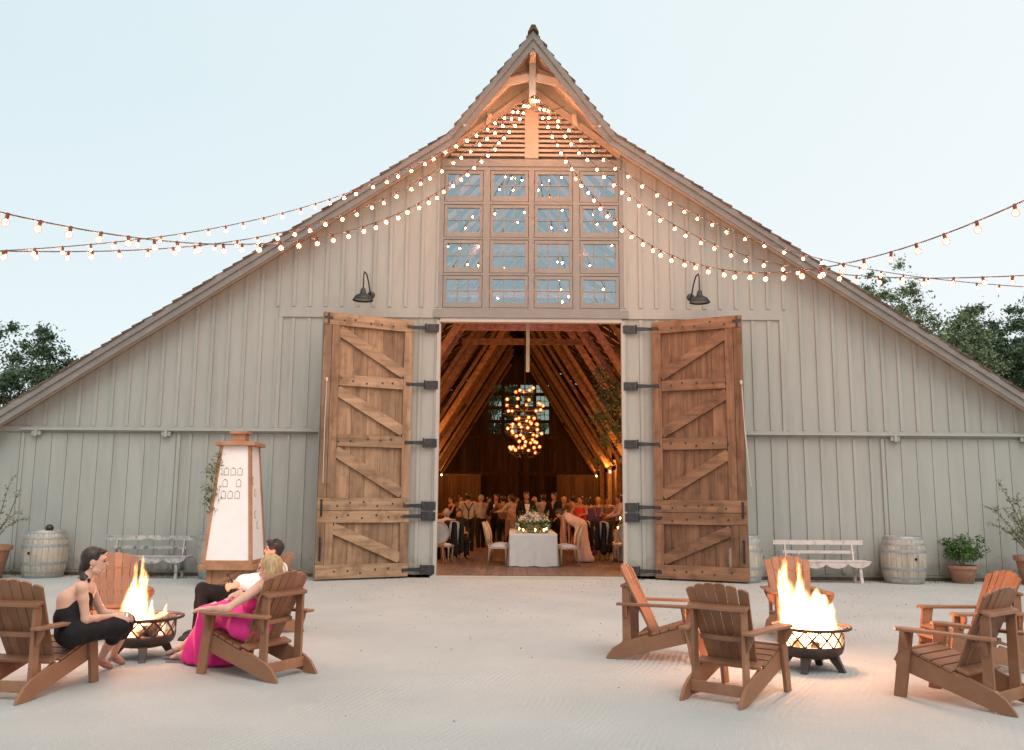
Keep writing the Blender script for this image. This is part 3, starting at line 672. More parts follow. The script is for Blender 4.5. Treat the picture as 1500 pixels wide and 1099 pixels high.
# gooseneck lamps -----------------------------------------------------
def wall_lamp(x, label):
    t = empty('barn_lamp', (x,-.03,6.10), 0, label, 'wall lamp', 'gooseneck lamps beside the windows')
    q = MB(); q.lathe([(0,-.03),(.07,-.028),(.085,-.004),(.085,.0)], 16, (.09 if x < 0 else -.09,0,-.0), axis='y'); q.build('wall_plate', M['iron'], t, smooth=True)
    sx = .09 if x < 0 else -.09
    q = MB(); q.tube([(sx,0,0),(sx*.9,-.08,.04),(sx*.6,-.18,.26),(sx*.3,-.30,.40),(0,-.42,.42),(0,-.5,.32),(0,-.5,.02)], .016, 8); q.build('gooseneck', M['iron'], t, smooth=True)
    q = MB(); q.lathe([(.03,.04),(.055,-.0),(.06,-.06),(.09,-.10),(.17,-.14),(.205,-.20),(.225,-.235),(.215,-.235),(.195,-.20),(.16,-.15),(.05,-.10)], 24, (0,-.5,0)); q.build('lamp_shade', M['iron'], t, smooth=True)
    q = MB(); q.lathe([(.19,-.205),(.15,-.16),(.02,-.12)], 24, (0,-.5,0)); q.build('reflector', M['white_trim'], t, smooth=True)
    q = MB(); q.ball((0,-.5,-.16), (.035,.035,.05)); q.build('bulb', M['tumbler'], t, smooth=True)
wall_lamp(-3.63, 'unlit black gooseneck lamp above the left open barn door')
wall_lamp(3.62, 'unlit black gooseneck lamp above the right open barn door')

# string lights -------------------------------------------------------
def string(pxs, yend, label, step, extra=2.5):
    A = np.array([0.04, -.95, 10.38]); e = at(*pxs[0], yend)      # plan line from the gable hook to the frame edge
    u = (e-A)[:2]; Lh = np.linalg.norm(u); u = u/Lh; nrm = np.array([-u[1], u[0]])
    S, Z = [0.], [A[2]]
    for p in pxs:
        d = ray(*p); t = ((A[:2]-CAM[:2])@nrm)/(d[:2]@nrm); P = CAM+d*t; S.append((P[:2]-A[:2])@u); Z.append(P[2])
    S = np.array(S); Z = np.array(Z); W_ = np.ones(len(S)); W_[0] = 6
    co = np.polyfit(S, Z, 4, w=W_); f = lambda s: np.polyval(co, s)
    dl = 1e-2*(f(Lh)-f(Lh-1))*100
    ss = np.linspace(0, Lh, 90); pts = [(A[0]+u[0]*s, A[1]+u[1]*s, f(s)) for s in ss]
    slope = (f(Lh)-f(Lh-.3))/.3
    for i in range(1, 6): s = Lh+extra*i/5; pts.append((A[0]+u[0]*s, A[1]+u[1]*s, f(Lh)+slope*(s-Lh)))
    o = pts[0]; t = empty('string_light', o, 0, label, 'string lights', 'bulb strings fanned out from the gable')
    q = MB(); q.tube([tuple(np.array(p)-np.array(o)) for p in pts], .0075, 5, cap=False); q.build('cord', M['cord'], t, smooth=True)
    P = np.array(pts); seg = np.r_[0, np.cumsum(np.linalg.norm(np.diff(P, axis=0), axis=1))]
    s = .12; n = 0
    while s < seg[-1]-.2 and n < 100:
        c = np.array([np.interp(s, seg, P[:,i]) for i in range(3)])-np.array(o)
        sx, sy = random.uniform(-.3,.3), random.uniform(-.3,.3)
        so_ = BP['socket'].copy(); COL.objects.link(so_); so_.parent = t; so_.location = c; so_.rotation_euler = (sx, sy, 0)
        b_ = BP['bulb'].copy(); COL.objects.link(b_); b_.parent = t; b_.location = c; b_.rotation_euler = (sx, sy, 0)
        s += step*random.uniform(.86,1.14); n += 1
def ico(r, sub, c):
    import bmesh
    bm = bmesh.new(); bmesh.ops.create_icosphere(bm, subdivisions=sub, radius=r); v = [tuple(np.array(q.co)+np.array(c)) for q in bm.verts]; f = [tuple(x.index for x in fc.verts) for fc in bm.faces]; bm.free(); return v, f
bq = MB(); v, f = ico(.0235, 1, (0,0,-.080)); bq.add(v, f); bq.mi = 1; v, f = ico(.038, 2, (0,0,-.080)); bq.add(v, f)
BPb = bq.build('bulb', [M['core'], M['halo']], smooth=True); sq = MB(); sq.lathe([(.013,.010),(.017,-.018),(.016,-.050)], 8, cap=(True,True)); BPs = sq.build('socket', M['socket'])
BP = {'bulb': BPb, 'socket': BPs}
for k_ in BP: COL.objects.unlink(BP[k_])
c4 = lambda l: [(x/3, 230+y/3) for x, y in l]
c5 = lambda l: [(480+x/3.664, 180+y/3.664) for x, y in l]
c6 = lambda l: [(880+x/2.419, 180+y/2.419) for x, y in l]
# the socket line lies about 3 px above the bulb centres
sB = c4([(0,411),(250,397),(372,388),(485,378),(595,367),(710,350),(815,335),(905,320),(990,302),(1163,265),(1312,228),(1440,183)])+c5([(238,328),(315,300),(375,273),(437,245),(505,213),(553,186),(617,138),(672,125),(710,96),(770,68)])
sC = c4([(0,411),(110,413),(240,420),(385,420),(515,412),(620,408),(730,402),(835,395),(940,380),(1110,355),(1255,325),(1400,290)])+c5([(117,485),(182,462),(257,412),(300,405),(378,375),(430,348),(493,315),(523,280),(584,260),(642,228),(690,178),(715,163)])
sA = c4([(0,243),(45,251),(218,292),(370,322),(515,346),(650,362),(770,375),(890,378),(980,383),(1080,381),(1163,378),(1245,373)])+c5([(20,612),(87,588),(180,570),(240,550),(283,512),(370,482),(418,476),(470,450),(502,414),(572,388),(590,355),(653,336),(690,305),(737,270),(768,243),(805,208)])
sD = c6([(1500,580),(1385,573),(1280,567),(1090,540),(925,515),(775,480),(710,463),(650,447),(590,430),(523,398),(425,368),(370,343),(330,324),(280,291),(252,274),(208,256),(162,231),(125,196),(100,184)])
sE = c6([(1500,538),(1390,548),(1275,552),(1180,554),(1090,549),(985,545),(910,540),(825,533),(747,524),(690,517),(613,490),(570,486),(508,472),(457,454),(417,431),(355,409),(323,392),(276,372),(232,345),(197,326),(170,305),(137,282),(95,252),(70,236),(52,211),(25,188)])
sF = c6([(1500,282),(1352,342),(1230,388),(1107,429),(1008,460),(915,486),(830,502),(747,520),(677,534),(617,537),(545,534),(500,530),(447,525),(392,514),(350,505),(300,484),(249,456),(201,447),(170,431),(140,410),(115,391),(78,366),(40,334),(15,309)])
string(sA, -11.6, 'warm bulb string on the left sagging lowest and crossing the other two, nearest the camera', .35)
string(sB, -8.0, 'uppermost left bulb string that follows the roof edge down from the gable', .35)
string(sC, -9.2, 'middle left bulb string across the siding, level at the left edge of the picture', .35)
string(sD, -5.0, 'uppermost right bulb string running just under the roof edge, thin and farthest back', .35)
string(sE, -8.6, 'middle right bulb string across the siding, level at the right edge of the picture', .35)
string(sF, -11.4, 'lowest right bulb string that sags over the siding and climbs to the right edge', .35)
# ------------------------------------------------------------------ adirondack chairs
def make_chair():
    """faces local +Y; origin on the ground under its middle"""
    t = empty('adirondack_chair')
    m = M['chair']
    for s in (-1,1):
        q = MB(); q.prism([(.455,.225),(-.37,.0),(-.485,.0),(-.475,.03),(-.41,.115),(-.33,.165),(-.06,.262),(-.035,.235),(.36,.368),(.42,.355),(.462,.315),(.475,.27)], s*.255-.014, s*.255+.014, 'x'); q.build('side_rail', m, t, bevel=.004)
        q = MB(); q.prism([(.385,.0),(.49,.0),(.405,.545),(.295,.545)], s*.286-.016, s*.286+.016, 'x'); q.build('leg', m, t, bevel=.004)
        q = MB(); q.prism([(-.315,.035),(-.225,.035),(-.235,.735),(-.315,.745)], s*.224-.015, s*.224+.015, 'x'); q.build('leg', m, t, bevel=.004)
        q = MB(); ar = [(.235,-.36),(.33,-.36),(.345,.05),(.375,.33),(.37,.40),(.335,.435),(.27,.44),(.245,.40),(.245,.0)]
        q.prism([(s*x,y) for x,y in ar], .547, .573, 'z'); q.build('armrest', m, t, bevel=.005)
        q = MB(); q.prism([(.0,.546),(.085,.546),(.08,.50),(.03,.43),(.0,.40)], .34-.014, .34+.014, 'y')
        q.v = [(s*(v[0]+.303), v[1], v[2]) for v in q.v]; q.build('bracket', m, t, bevel=.003)
        q = MB(); q.prism([(.0,.546),(.06,.546),(.055,.50),(.02,.43),(.0,.40)], -.275-.014, -.275+.014, 'y')
        q.v = [(s*(v[0]+.240), v[1], v[2]) for v in q.v]; q.build('bracket', m, t, bevel=.003)
    q = MB()      # seat slats follow the curved top of the side rails
    for i, (y, z, an) in enumerate([(.452,.315,-60),(.395,.375,-12),(.305,.358,16),(.215,.328,18),(.125,.298,18),(.035,.268,18)]):
        c, s_ = math.cos(R(an)), math.sin(R(an)); b = MB(); b.box(-.268, .268, -.041, .041, .0, .022)
        M_ = Matrix.Translation((0,y,z)) @ Matrix.Rotation(R(an), 4, 'X'); b.xf(M_); q.add(b.v, b.f)
    q.build('seat', m, t, bevel=.003)
    q = MB(); b = MB(); b.box(-.275,.275,-.05,.05,0,.024); b.xf(Matrix.Translation((0,-.09,.268)) @ Matrix.Rotation(R(18),4,'X')); q.add(b.v,b.f); q.build('back_support', m, t, bevel=.003)
    th = R(26.5); sl = math.sin(th); cl = math.cos(th)
    for i in range(6):   # fan of slats
        u = (i-2.5)/2.5; cb = .178*u; ct = .235*u; wb = .068; wt = .087
        lt = .775-.055*u*u
        n = 5; front = []
        prof = [(cb-wb/2,0),(cb+wb/2,0)]
        edge = []
        for k in range(n+1):
            a = k/n; xx = ct+wt/2-wt*a; rr = (abs(a-.5)*2)**3*.014; yy = lt-rr-(u*(a-.5)*-.022)
            edge.append((xx, yy))
        prof += edge
        q = MB(); nn = len(prof); v = []
        bend = .018*u*u
        for dy in (0,-.02):
            for (x, l) in prof: v.append((x, -.0-l*sl+dy*cl+bend*(l/.77), .262+l*cl+dy*sl))
        fs = [tuple(range(nn)), tuple(range(2*nn-1,nn-1,-1))]
        for k in range(nn): k2 = (k+1) % nn; fs.append((k,nn+k,nn+k2,k2))
        q.add(v, fs); 
        for l in (.28,.56): q.ball(((cb+(ct-cb)*l/.77), -l*sl+.001+bend*(l/.77), .262+l*cl), .006, 6, 4)
        q.build('back_slat', m, t, bevel=.003)
    def bow(x0, z, w, h, y0, cy, name, tilt=0):
        q = MB(); n = 8; v = []
        for i in range(n+1):
            x = -x0+2*x0*i/n; yb = y0-cy*(1-(x/x0)**2)
            for dy, dz in ((w/2,-h/2),(w/2,h/2),(-w/2,h/2),(-w/2,-h/2)): v.append((x, yb+dy, z+dz+dy*tilt))
        fs = []
        for i in range(n):
            for j in range(4): j2 = (j+1) % 4; fs.append((i*4+j,i*4+j2,(i+1)*4+j2,(i+1)*4+j))
        fs += [(0,1,2,3),(n*4,n*4+1,n*4+2,n*4+3)]
        q.add(v, fs); q.build(name, m, t, bevel=.003)
    bow(.262, .752, .085, .028, -.285, .006, 'top_rail', .35)
    bow(.215, .49, .05, .04, -.165, .03, 'back_support')
    q = MB(); q.box(-.24, .24, -.335, -.317, .06, .15); q.build('stretcher', m, t, bevel=.003)
    return t
def chair_at(rear_xy, fwd, label, half=None, scale=1.0):
    """rear_xy: ground point midway between the rear feet"""
    f = Vector((fwd[0], fwd[1])).normalized(); c = Vector(rear_xy)+f*.475
    global CH0
    if CH0 is None: CH0 = make_chair(); o = CH0
    else: o = copy_tree(CH0)
    o.location = (c.x, c.y, 0); o.rotation_euler = (0,0,math.atan2(f.y, f.x)-PI/2); tag(o, label, 'chair', 'adirondack chairs around the two fire pits')
    return o, c, f
CH0 = None
def side(p, f, s, d=.27):   # from one rear foot to the midpoint; s=+1 when the known foot is the right one
    f = Vector(f).normalized(); r = Vector((f.y, -f.x)); return Vector(p)-r*(s*d)
chairs = {}
chairs[1] = chair_at(side((-4.25,-11.70), (.17,.985), 1), (.17,.985), 'brown adirondack chair the woman in black sits on, left of the left fire pit')
chairs[2] = chair_at((-5.34,-7.80), (.5,-.86), 'empty brown adirondack chair facing the camera behind the left fire pit')
chairs[3] = chair_at(side((-2.47,-10.83), (-.87,.48), -1), (-.87,.48), 'brown adirondack chair the blonde woman in the pink dress sits on')
chairs[4] = chair_at(side((-2.95,-7.75), (-.86,-.5), -1), (-.86,-.5), 'brown adirondack chair the man in the white shirt sits on')
chairs[5] = chair_at(side((.59,-9.47), (.946,-.32), 1), (.946,-.32), 'empty brown adirondack chair seen from its side, left of the right fire pit')
chairs[6] = chair_at((1.19,-11.53), (.62,.78), 'empty brown adirondack chair seen from behind, in front of the right fire pit')
chairs[7] = chair_at((3.08,-7.45), (-.08,-1), 'empty brown adirondack chair facing the camera behind the right fire pit')
chairs[8] = chair_at((4.71,-9.85), (-1,-.06), 'empty brown adirondack chair glowing orange at the right edge, partly behind a darker one')
chairs[9] = chair_at(side((3.44,-11.87), (-.60,.80), -1), (-.60,.80), 'empty brown adirondack chair nearest the camera at the lower right corner')

# ------------------------------------------------------------------ fire pits
def make_pit():
    t = empty('fire_pit'); m = M['pit']
    q = MB(); q.lathe([(.0,.115),(.16,.117),(.24,.135),(.285,.17),(.305,.215),(.305,.245),(.295,.245),(.285,.205),(.23,.15),(0,.13)], 40); q.build('bowl', m, t, smooth=True)
    q = MB(); Rr = .305
    for k in range(14):
        for s in (-1,1):
            a0 = 2*PI*k/14; pts = []
            for i in range(7): a = a0+s*i/6*2*PI/14*1.0; z = .24+.15*i/6; pts.append((Rr*math.cos(a), Rr*math.sin(a), z))
            for i in range(6):
                p, p2 = Vector(pts[i]), Vector(pts[i+1]); n = Vector((p.x,p.y,0)).normalized()
                q.beam(p+n*(.001*s), p2+n*(.001*s), .006, .019, Vector((0,0,1)) if False else n.cross((p2-p).normalized()))
    q.build('lattice', m, t)
    q = MB(); q.tube([((.305)*math.cos(2*PI*i/40), .305*math.sin(2*PI*i/40), .39) for i in range(41)], .010, 6, cap=False); q.tube([(.37*math.cos(2*PI*i/48), .37*math.sin(2*PI*i/48), .41) for i in range(49)], .015, 8, cap=False)
    for k in range(8): a = 2*PI*k/8; q.tube([(.305*math.cos(a),.305*math.sin(a),.39),(.365*math.cos(a),.365*math.sin(a),.41)], .007, 6)
    q.build('rim', m, t, smooth=True)
    for k in range(4):
        a = R(PA+90*k); c, s = math.cos(a), math.sin(a)
        q = MB(); b = MB(); b.prism([(.16,.135),(.25,.15),(.30,.03),(.32,.0),(.26,.0),(.24,.03)], -.045, .045, 'y')
        b.v = [(v[0], v[1]*(1.0 if v[2] > .1 else .75), v[2]) for v in b.v]
        b.xf(Matrix.Rotation(a, 4, 'Z')); q.add(b.v, b.f); q.build('leg', m, t, bevel=.006)
    return t
PA = -68
PL = Vector((-4.15,-9.62,0)); PRt = Vector((2.54,-9.98,0))
pit0 = make_pit(); pit0.location = PL; tag(pit0, 'black lattice fire pit with split logs between the two seated women', 'fire pit', 'round lattice fire pits')
pit1 = copy_tree(pit0); pit1.location = PRt; pit1.rotation_euler = (0,0,R(35)); tag(pit1, 'black lattice fire pit with the tall blaze among the five empty chairs', 'fire pit', 'round lattice fire pits')
def logs(c, specs, lab):
    for i, (a, b, r) in enumerate(specs):
        a = Vector(a); b = Vector(b); q = MB(); d = (b-a).length; n = 9
        prof = [(r*(1 if math.sin(2*PI*k/n) < .3 else .72)*random.uniform(.9,1.08)) for k in range(n)]
        v = []; x = Vector((1,0,0)); dz = (b-a).normalized(); x = dz.orthogonal().normalized(); y = dz.cross(x)
        for j in range(5):
            p = (b-a)*(j/4)
            for k in range(n): an = 2*PI*k/n; v.append(p+(x*math.cos(an)+y*math.sin(an))*prof[k]*random.uniform(.95,1.05))
        fs = [tuple(range(n-1,-1,-1)), tuple(4*n+k for k in range(n))]
        for j in range(4):
            for k in range(n): k2 = (k+1) % n; fs.append((j*n+k,j*n+k2,(j+1)*n+k2,(j+1)*n+k))
        q.add(v, fs); o = q.build('firewood_log', M['log'], loc=c+a)
        tag(o, lab[i], 'log', 'firewood in the fire pits')
logs(PL, [((-.02,-.12,.26),(.20,.08,.42),.055),((.10,-.16,.30),(.13,.14,.40),.05),((-.2,-.02,.25),(.18,-.06,.32),.055),((-.14,.12,.25),(.14,-.10,.27),.06)],
     ['split log propped upright in the left fire pit', 'second split log leaning on the upright one in the left fire pit', 'charred log lying across the left fire pit under the flames', 'bottom log on the bowl of the left fire pit'])
logs(PRt, [((-.18,-.10,.25),(.18,.10,.33),.06),((-.16,.12,.25),(.20,-.08,.30),.06),((-.02,-.2,.24),(.04,.2,.27),.055)],
     ['log seen through the lattice of the right fire pit, tilted up to the right', 'log crossing the tilted one in the right fire pit', 'bottom log on the bowl of the right fire pit'])


def flame_mat(name, dens, T):
    """emission-only volume; T holds (x, y, base radius, height, lean x) for each tongue, whose glow fades outwards"""
    m = bpy.data.materials.new(name); m.use_nodes = True; nt = m.node_tree; nt.nodes.clear(); N = nt.nodes.new
    def mth(op, a, b=None, clamp=False):
        n = N('ShaderNodeMath'); n.operation = op; n.use_clamp = clamp
        for i, v in enumerate((a, b)):
            if v is None: continue
            if isinstance(v, (int, float)): n.inputs[i].default_value = v
            else: L(nt, v, n.inputs[i])
        return n.outputs[0]
    o = N('ShaderNodeOutputMaterial'); e = N('ShaderNodeEmission'); tc = N('ShaderNodeTexCoord'); sp = N('ShaderNodeSeparateXYZ'); L(nt, tc.outputs['Object'], sp.inputs[0])
    X, Y, Z = sp.outputs
    def noise(sc, off, dist=.6, det=3):
        mp = N('ShaderNodeMapping'); mp.inputs['Scale'].default_value = sc; mp.inputs['Location'].default_value = (off,off*1.7,off*.6); L(nt, tc.outputs['Object'], mp.inputs[0])
        n = N('ShaderNodeTexNoise'); n.inputs['Scale'].default_value = 1; n.inputs['Detail'].default_value = det; n.inputs['Distortion'].default_value = dist; L(nt, mp.outputs[0], n.inputs['Vector']); return n.outputs['Fac']
    amp = mth('MULTIPLY_ADD', Z, .30); amp.node.inputs[2].default_value = .05
    wx = mth('MULTIPLY', mth('SUBTRACT', noise((7,7,3.0), 1.3), .5), amp); wy = mth('MULTIPLY', mth('SUBTRACT', noise((7,7,3.0), 5.1), .5), amp)
    tot = None
    for (x0, y0, r0, h, ln) in T:
        dx = mth('SUBTRACT', mth('SUBTRACT', mth('ADD', X, wx), x0), mth('MULTIPLY', Z, ln)); dy = mth('SUBTRACT', mth('ADD', Y, wy), y0)
        r = mth('SQRT', mth('ADD', mth('MULTIPLY', dx, dx), mth('MULTIPLY', dy, dy)))
        RR = mth('MULTIPLY', mth('POWER', mth('MAXIMUM', mth('SUBTRACT', 1., mth('DIVIDE', mth('MAXIMUM', Z, 0.), h)), .0001), .62), r0)
        q = mth('MAXIMUM', mth('SUBTRACT', 1., mth('DIVIDE', r, RR)), 0.)
        q = mth('POWER', q, 1.9)
        tot = q if tot is None else mth('ADD', tot, q)
    st = noise((34,34,3.2), 9.0, 1.2, 4); st = mth('MULTIPLY_ADD', st, 3.4); st.node.inputs[2].default_value = -1.15; st = mth('MAXIMUM', st, .04)
    fade = N('ShaderNodeMapRange'); H = max(t[3] for t in T); fade.inputs['From Min'].default_value = .1; fade.inputs['From Max'].default_value = H; fade.inputs['To Min'].default_value = 1; fade.inputs['To Max'].default_value = .10; L(nt, Z, fade.inputs['Value'])
    L(nt, mth('MULTIPLY', mth('MULTIPLY', mth('MULTIPLY', tot, st), fade.outputs[0]), dens), e.inputs['Strength'])
    e.inputs['Color'].default_value = (1,.40,.145,1); L(nt, e.outputs[0], o.inputs['Volume']); m.cycles.emission_sampling = 'NONE'
    return m
def fire(c, T, dens, label, watts):
    P = []
    for (x, y, r, h, ln) in T:
        for i in range(1,6):
            z0, z1 = h*i/6, h*(i+1)/6; rr = lambda z: r*max(1-z/h,.0)**.62*.95+.03
            P.append(cone((x+ln*z0,y,z0+.0),(x+ln*z1,y,z1),rr(z0),rr(z1)))
    o = blob('flame', P, flame_mat('flame_volume', dens, T), None, .018, .03, origin=V3_((0,0,0)), cuts=[((0,0,-.02), V3_((0,0,-1)))]); o.location = c+Vector((0,0,.24))
    tag(o, label, 'flame', 'open fires burning in the pits')
    for dz, e in ((.36, .5), (.66, .5)): lamp('fire_light', (c.x, c.y, dz), watts*e, (1,.40,.21), .12)
V3_ = lambda p: np.array(p, float)
fire(PL, [(-.13,-.02,.16,.58,.0),(-.07,.02,.11,.82,.04),(-.13,.0,.09,.74,.0),(-.17,.03,.08,.50,-.04),(.02,.02,.085,.34,.12),(.15,.05,.05,.30,.14),(-.18,-.08,.07,.24,.0),(-.10,-.12,.07,.22,0)], 560,
     'slender white-orange flame rising from the logs of the left fire pit', 80)
fire(PRt, [(-.05,0,.22,.62,-.06),(.10,.0,.20,.48,.06),(-.16,.0,.14,.86,-.12),(-.08,.04,.11,.90,.02),(.17,.0,.13,.40,.08),(-.22,0,.09,.60,-.12),(.02,-.06,.17,.55,.02),(-.06,-.12,.10,.26,0),(.12,-.10,.10,.24,0)], 620,
     'broad white-hot blaze filling the right fire pit with one tongue leaning left', 150)

# ------------------------------------------------------------------ barrels
def make_barrel(h=.95, r=.44, rt=.355):
    t = empty('wine_barrel')
    prof = []
    for i in range(15): z = h*i/14; u = 2*i/14-1; prof.append((rt+(r-rt)*(1-u*u)**.8, z))
    q = MB(); n = 26
    for k in range(n):      # staves, each its own tone
        a0 = 2*PI*k/n; a1 = 2*PI*(k+1)/n-.012; v = []
        for (rr, z) in prof:
            for a in (a0, (a0+a1)/2, a1): v.append((rr*math.cos(a), rr*math.sin(a), z))
        b = len(prof)-1; v += [(.05*math.cos((a0+a1)/2), .05*math.sin((a0+a1)/2), .03)]
        fs = []
        for j in range(b):
            for i in (0,1): fs.append((j*3+i,j*3+i+1,(j+1)*3+i+1,(j+1)*3+i))
        q.add(v, fs)
    q.build('stave', M['barrel'], t, smooth=False)['kind'] = 'stuff'
    q = MB(); q.lathe([(0,h-.035),(rt-.02,h-.035),(rt-.012,h+.002),(rt+.001,h+.002)], 40); q.lathe([(rt-.03,0.02),(r-.03,h*.5),(rt-.03,h-.04)], 30); q.build('barrel_head', M['barrel'], t)
    for z0, z1 in ((.0,.05),(.10,.145),(.27,.325),(h-.325,h-.27),(h-.175,h-.13),(h-.055,h-.0)):
        def rad(z): u = 2*z/h-1; return rt+(r-rt)*(max(0,1-u*u))**.8+.005
        q = MB(); q.lathe([(rad(z0)-.006,z0),(rad(z0),z0),(rad((z0+z1)/2)+.001,(z0+z1)/2),(rad(z1),z1),(rad(z1)-.006,z1)], 40); q.build('hoop', M['hoop'], t, smooth=False)
    q = MB(); q.lathe([(0,-.012),(.026,-.012),(.028,.0)], 12, (0,-(r+.002),h*.53), axis='y'); q.build('bung', M['black_cloth'], t)
    return t
b0 = make_barrel(); b0.location = (-10.03,-.52,0); b0.rotation_euler = (0,0,R(-12)); tag(b0, 'weathered oak wine barrel with a dark metal ball standing on top', 'barrel', 'oak barrels along the barn front')
for (x, y, rzz, lb) in ((-6.43,-.5,40,'oak wine barrel almost hidden behind the tapered card display'),(4.36,-.48,70,'oak wine barrel peeking out from behind the right barn door leaf'),(7.70,-.5,8,'oak wine barrel with dark bung hole between the right bench and the green bush')):
    c = copy_tree(b0); c.location = (x,y,0); c.rotation_euler = (0,0,R(rzz)); tag(c, lb, 'barrel', 'oak barrels along the barn front')
q = MB(); q.ball((0,0,.075), .08, 20, 14); tag(q.build('metal_ball', M['iron'], smooth=True, loc=(-9.98,-.5,.915)), 'dark round metal ball resting on the far left barrel', 'ornament')

# ------------------------------------------------------------------ benches
def make_bench():
    t = empty('garden_bench'); m = M['peel']
    q = MB()
    for y0,y1 in ((-.23,-.09),(-.08,.06),(.07,.17)): q.box(-.92,.92,y0,y1,.42,.445)
    q.build('seat', m, t, bevel=.004)
    q = MB(); n = 60; top = [(-.9+1.8*i/n, .418) for i in range(n+1)]; bot = [(-.9+1.8*i/n, .40-.085*abs(math.sin(PI*4.0*i/n))**.7-.02*math.sin(PI*i/n)) for i in range(n+1)]
    v = [(x,y,z) for y in (-.225,-.205) for x,z in top]+[(x,y,z) for y in (-.225,-.205) for x,z in bot]; K = n+1; fs = []
    for i in range(n): fs += [(i,i+1,2*K+i+1,2*K+i),(K+i+1,K+i,3*K+i,3*K+i+1),(2*K+i,2*K+i+1,3*K+i+1,3*K+i)]
    q.add(v, fs); q.build('apron', m, t)
    q = MB(); q.box(-.94,.94,.235,.26,.75,.845); q.build('back_rail', m, t, bevel=.004)
    q = MB(); q.box(-.75,.75,.20,.222,.57,.635); q.build('back_rail', m, t, bevel=.004)
    for s in (-1,1):
        q = MB(); q.beam((s*.70,.14,.30),(s*.70,.25,.75),.03,.06,(0,1,0)); q.build('back_post', m, t)
        for y, yb in ((-.16,-.20),(.12,.17)):
            q = MB(); q.beam((s*.70,y,.419),(s*.72,yb,0),.055,.05,(0,1,0)); q.build('leg', m, t, bevel=.004)
        q = MB(); q.beam((s*.71,-.18,.16),(s*.71,.15,.16),.03,.05); q.build('stretcher', m, t)
    return t
bn = make_bench(); bn.location = (-7.93,-.55,0); tag(bn, 'old garden bench with heavily peeling white and green paint left of the card display', 'bench', 'scalloped benches along the barn front')
c = copy_tree(bn)
for k_ in CHILD[c.name]: k_.material_slots[0].link = 'OBJECT'; k_.material_slots[0].material = M['peel2']
c.location = (6.02,-.52,0); tag(c, 'old white scalloped bench between the right door leaf and a barrel', 'bench', 'scalloped benches along the barn front')

# ------------------------------------------------------------------ potted plants
def leafcloud(q, pts, size, asp=.5, rnd=random):
    for p in pts:
        a = rnd.uniform(0,2*PI); e = rnd.uniform(-1,1); u = Vector((math.cos(a)*math.cos(e), math.sin(a)*math.cos(e), math.sin(e)))
        w_ = u.cross(Vector((rnd.uniform(-1,1),rnd.uniform(-1,1),rnd.uniform(-1,1)))).normalized(); s = size*rnd.uniform(.6,1.3); p = Vector(p)
        n_ = u.cross(w_)*s*.15
        q.add([p-u*s, p+w_*s*asp+n_, p+u*s, p-w_*s*asp+n_], [(0,1,2,3)])
def pot(loc, r, h, label, rim=.04):
    t = empty('terracotta_pot', loc, 0, label, 'plant pot', 'terracotta pots by the barn wall')
    q = MB(); q.lathe([(0,.0),(r*.68,0),(r*.94,h-rim*1.6)], 28); q.build('body', M['terracotta'], t, smooth=True)
    q = MB(); q.lathe([(r*.93,h-rim*1.7),(r*1.04,h-rim*1.6),(r*1.06,h),(r*.93,h),(r*.9,h-.05)], 28); q.build('rim', M['terracotta'], t, smooth=False)
    q = MB(); q.lathe([(0,h-.04),(r*.92,h-.05)], 20); q.build('soil', M['soil'], t)
    return t
pot((8.95,-.42,0), .29, .36, 'small stained terracotta pot holding the round green bush')
rn = random.Random(4)
t = empty('leafy_bush', (8.95,-.42,.31), 0, 'round bright green bush growing in the small terracotta pot', 'plant')
q = MB(); pts = []
cl = [(rn.gauss(0,.2), rn.gauss(0,.17), .2+abs(rn.gauss(0,.2)), rn.uniform(.08,.14)) for _ in range(62)]
for (x,y,z,r) in cl:
    x = max(-.40,min(.40,x)); z = min(z,.60)
    for _ in range(52): d = Vector((rn.gauss(0,1),rn.gauss(0,1),rn.gauss(0,1))).normalized()*r*rn.uniform(.6,1.1); pts.append((x+d.x,y+d.y,z+d.z))
leafcloud(q, pts, .024, .6, rn); q.build('foliage', M['leaf'], t, fixn=False)
q = MB()
for k in range(9): a = rn.uniform(0,6.28); q.tube([(0,0,-.02),(math.cos(a)*.08,math.sin(a)*.08,.2),(math.cos(a)*.2,math.sin(a)*.18,.42)], [.008,.006,.003], 5)
q.build('stem', M['twig'], t)
def shrub(loc, tips, label, mat, seed, leafs=26, sz=.03):
    rn = random.Random(seed); t = empty('potted_shrub', loc, 0, label, 'plant', 'sparse shrubs in big pots'); q = MB(); pts = []
    for tp in tips:
        tp = Vector(tp); mid = tp*.5+Vector((rn.gauss(0,.06),rn.gauss(0,.06),.12)); br = [Vector((0,0,0)), mid*.55, mid, (mid+tp)/2+Vector((0,0,.05)), tp]
        q.tube(br, [.016,.012,.009,.006,.003], 5)
        for k in range(leafs*2):
            u = .3+.7*rn.random()**.8; i = min(3,int(u*4)); b = br[i].lerp(br[i+1], u*4-i)
            if k % 4 == 0:
                e = b+Vector((rn.gauss(0,.10),rn.gauss(0,.10),rn.gauss(.05,.08))); q.tube([b,e], .002, 4)
                for _ in range(5): pts.append(b.lerp(e, rn.random())+Vector((rn.gauss(0,.012),rn.gauss(0,.012),rn.gauss(0,.012))))
            else: pts.append(b+Vector((rn.gauss(0,.022),rn.gauss(0,.022),rn.gauss(0,.022))))
    q.build('branch', M['twig'], t); l = MB(); leafcloud(l, pts, sz, .38, rn); l.build('foliage', mat, t, fixn=False)
pot((10.28,-.75,0), .38, .58, 'large terracotta pot at the right edge holding the sparse tall shrub', .06)
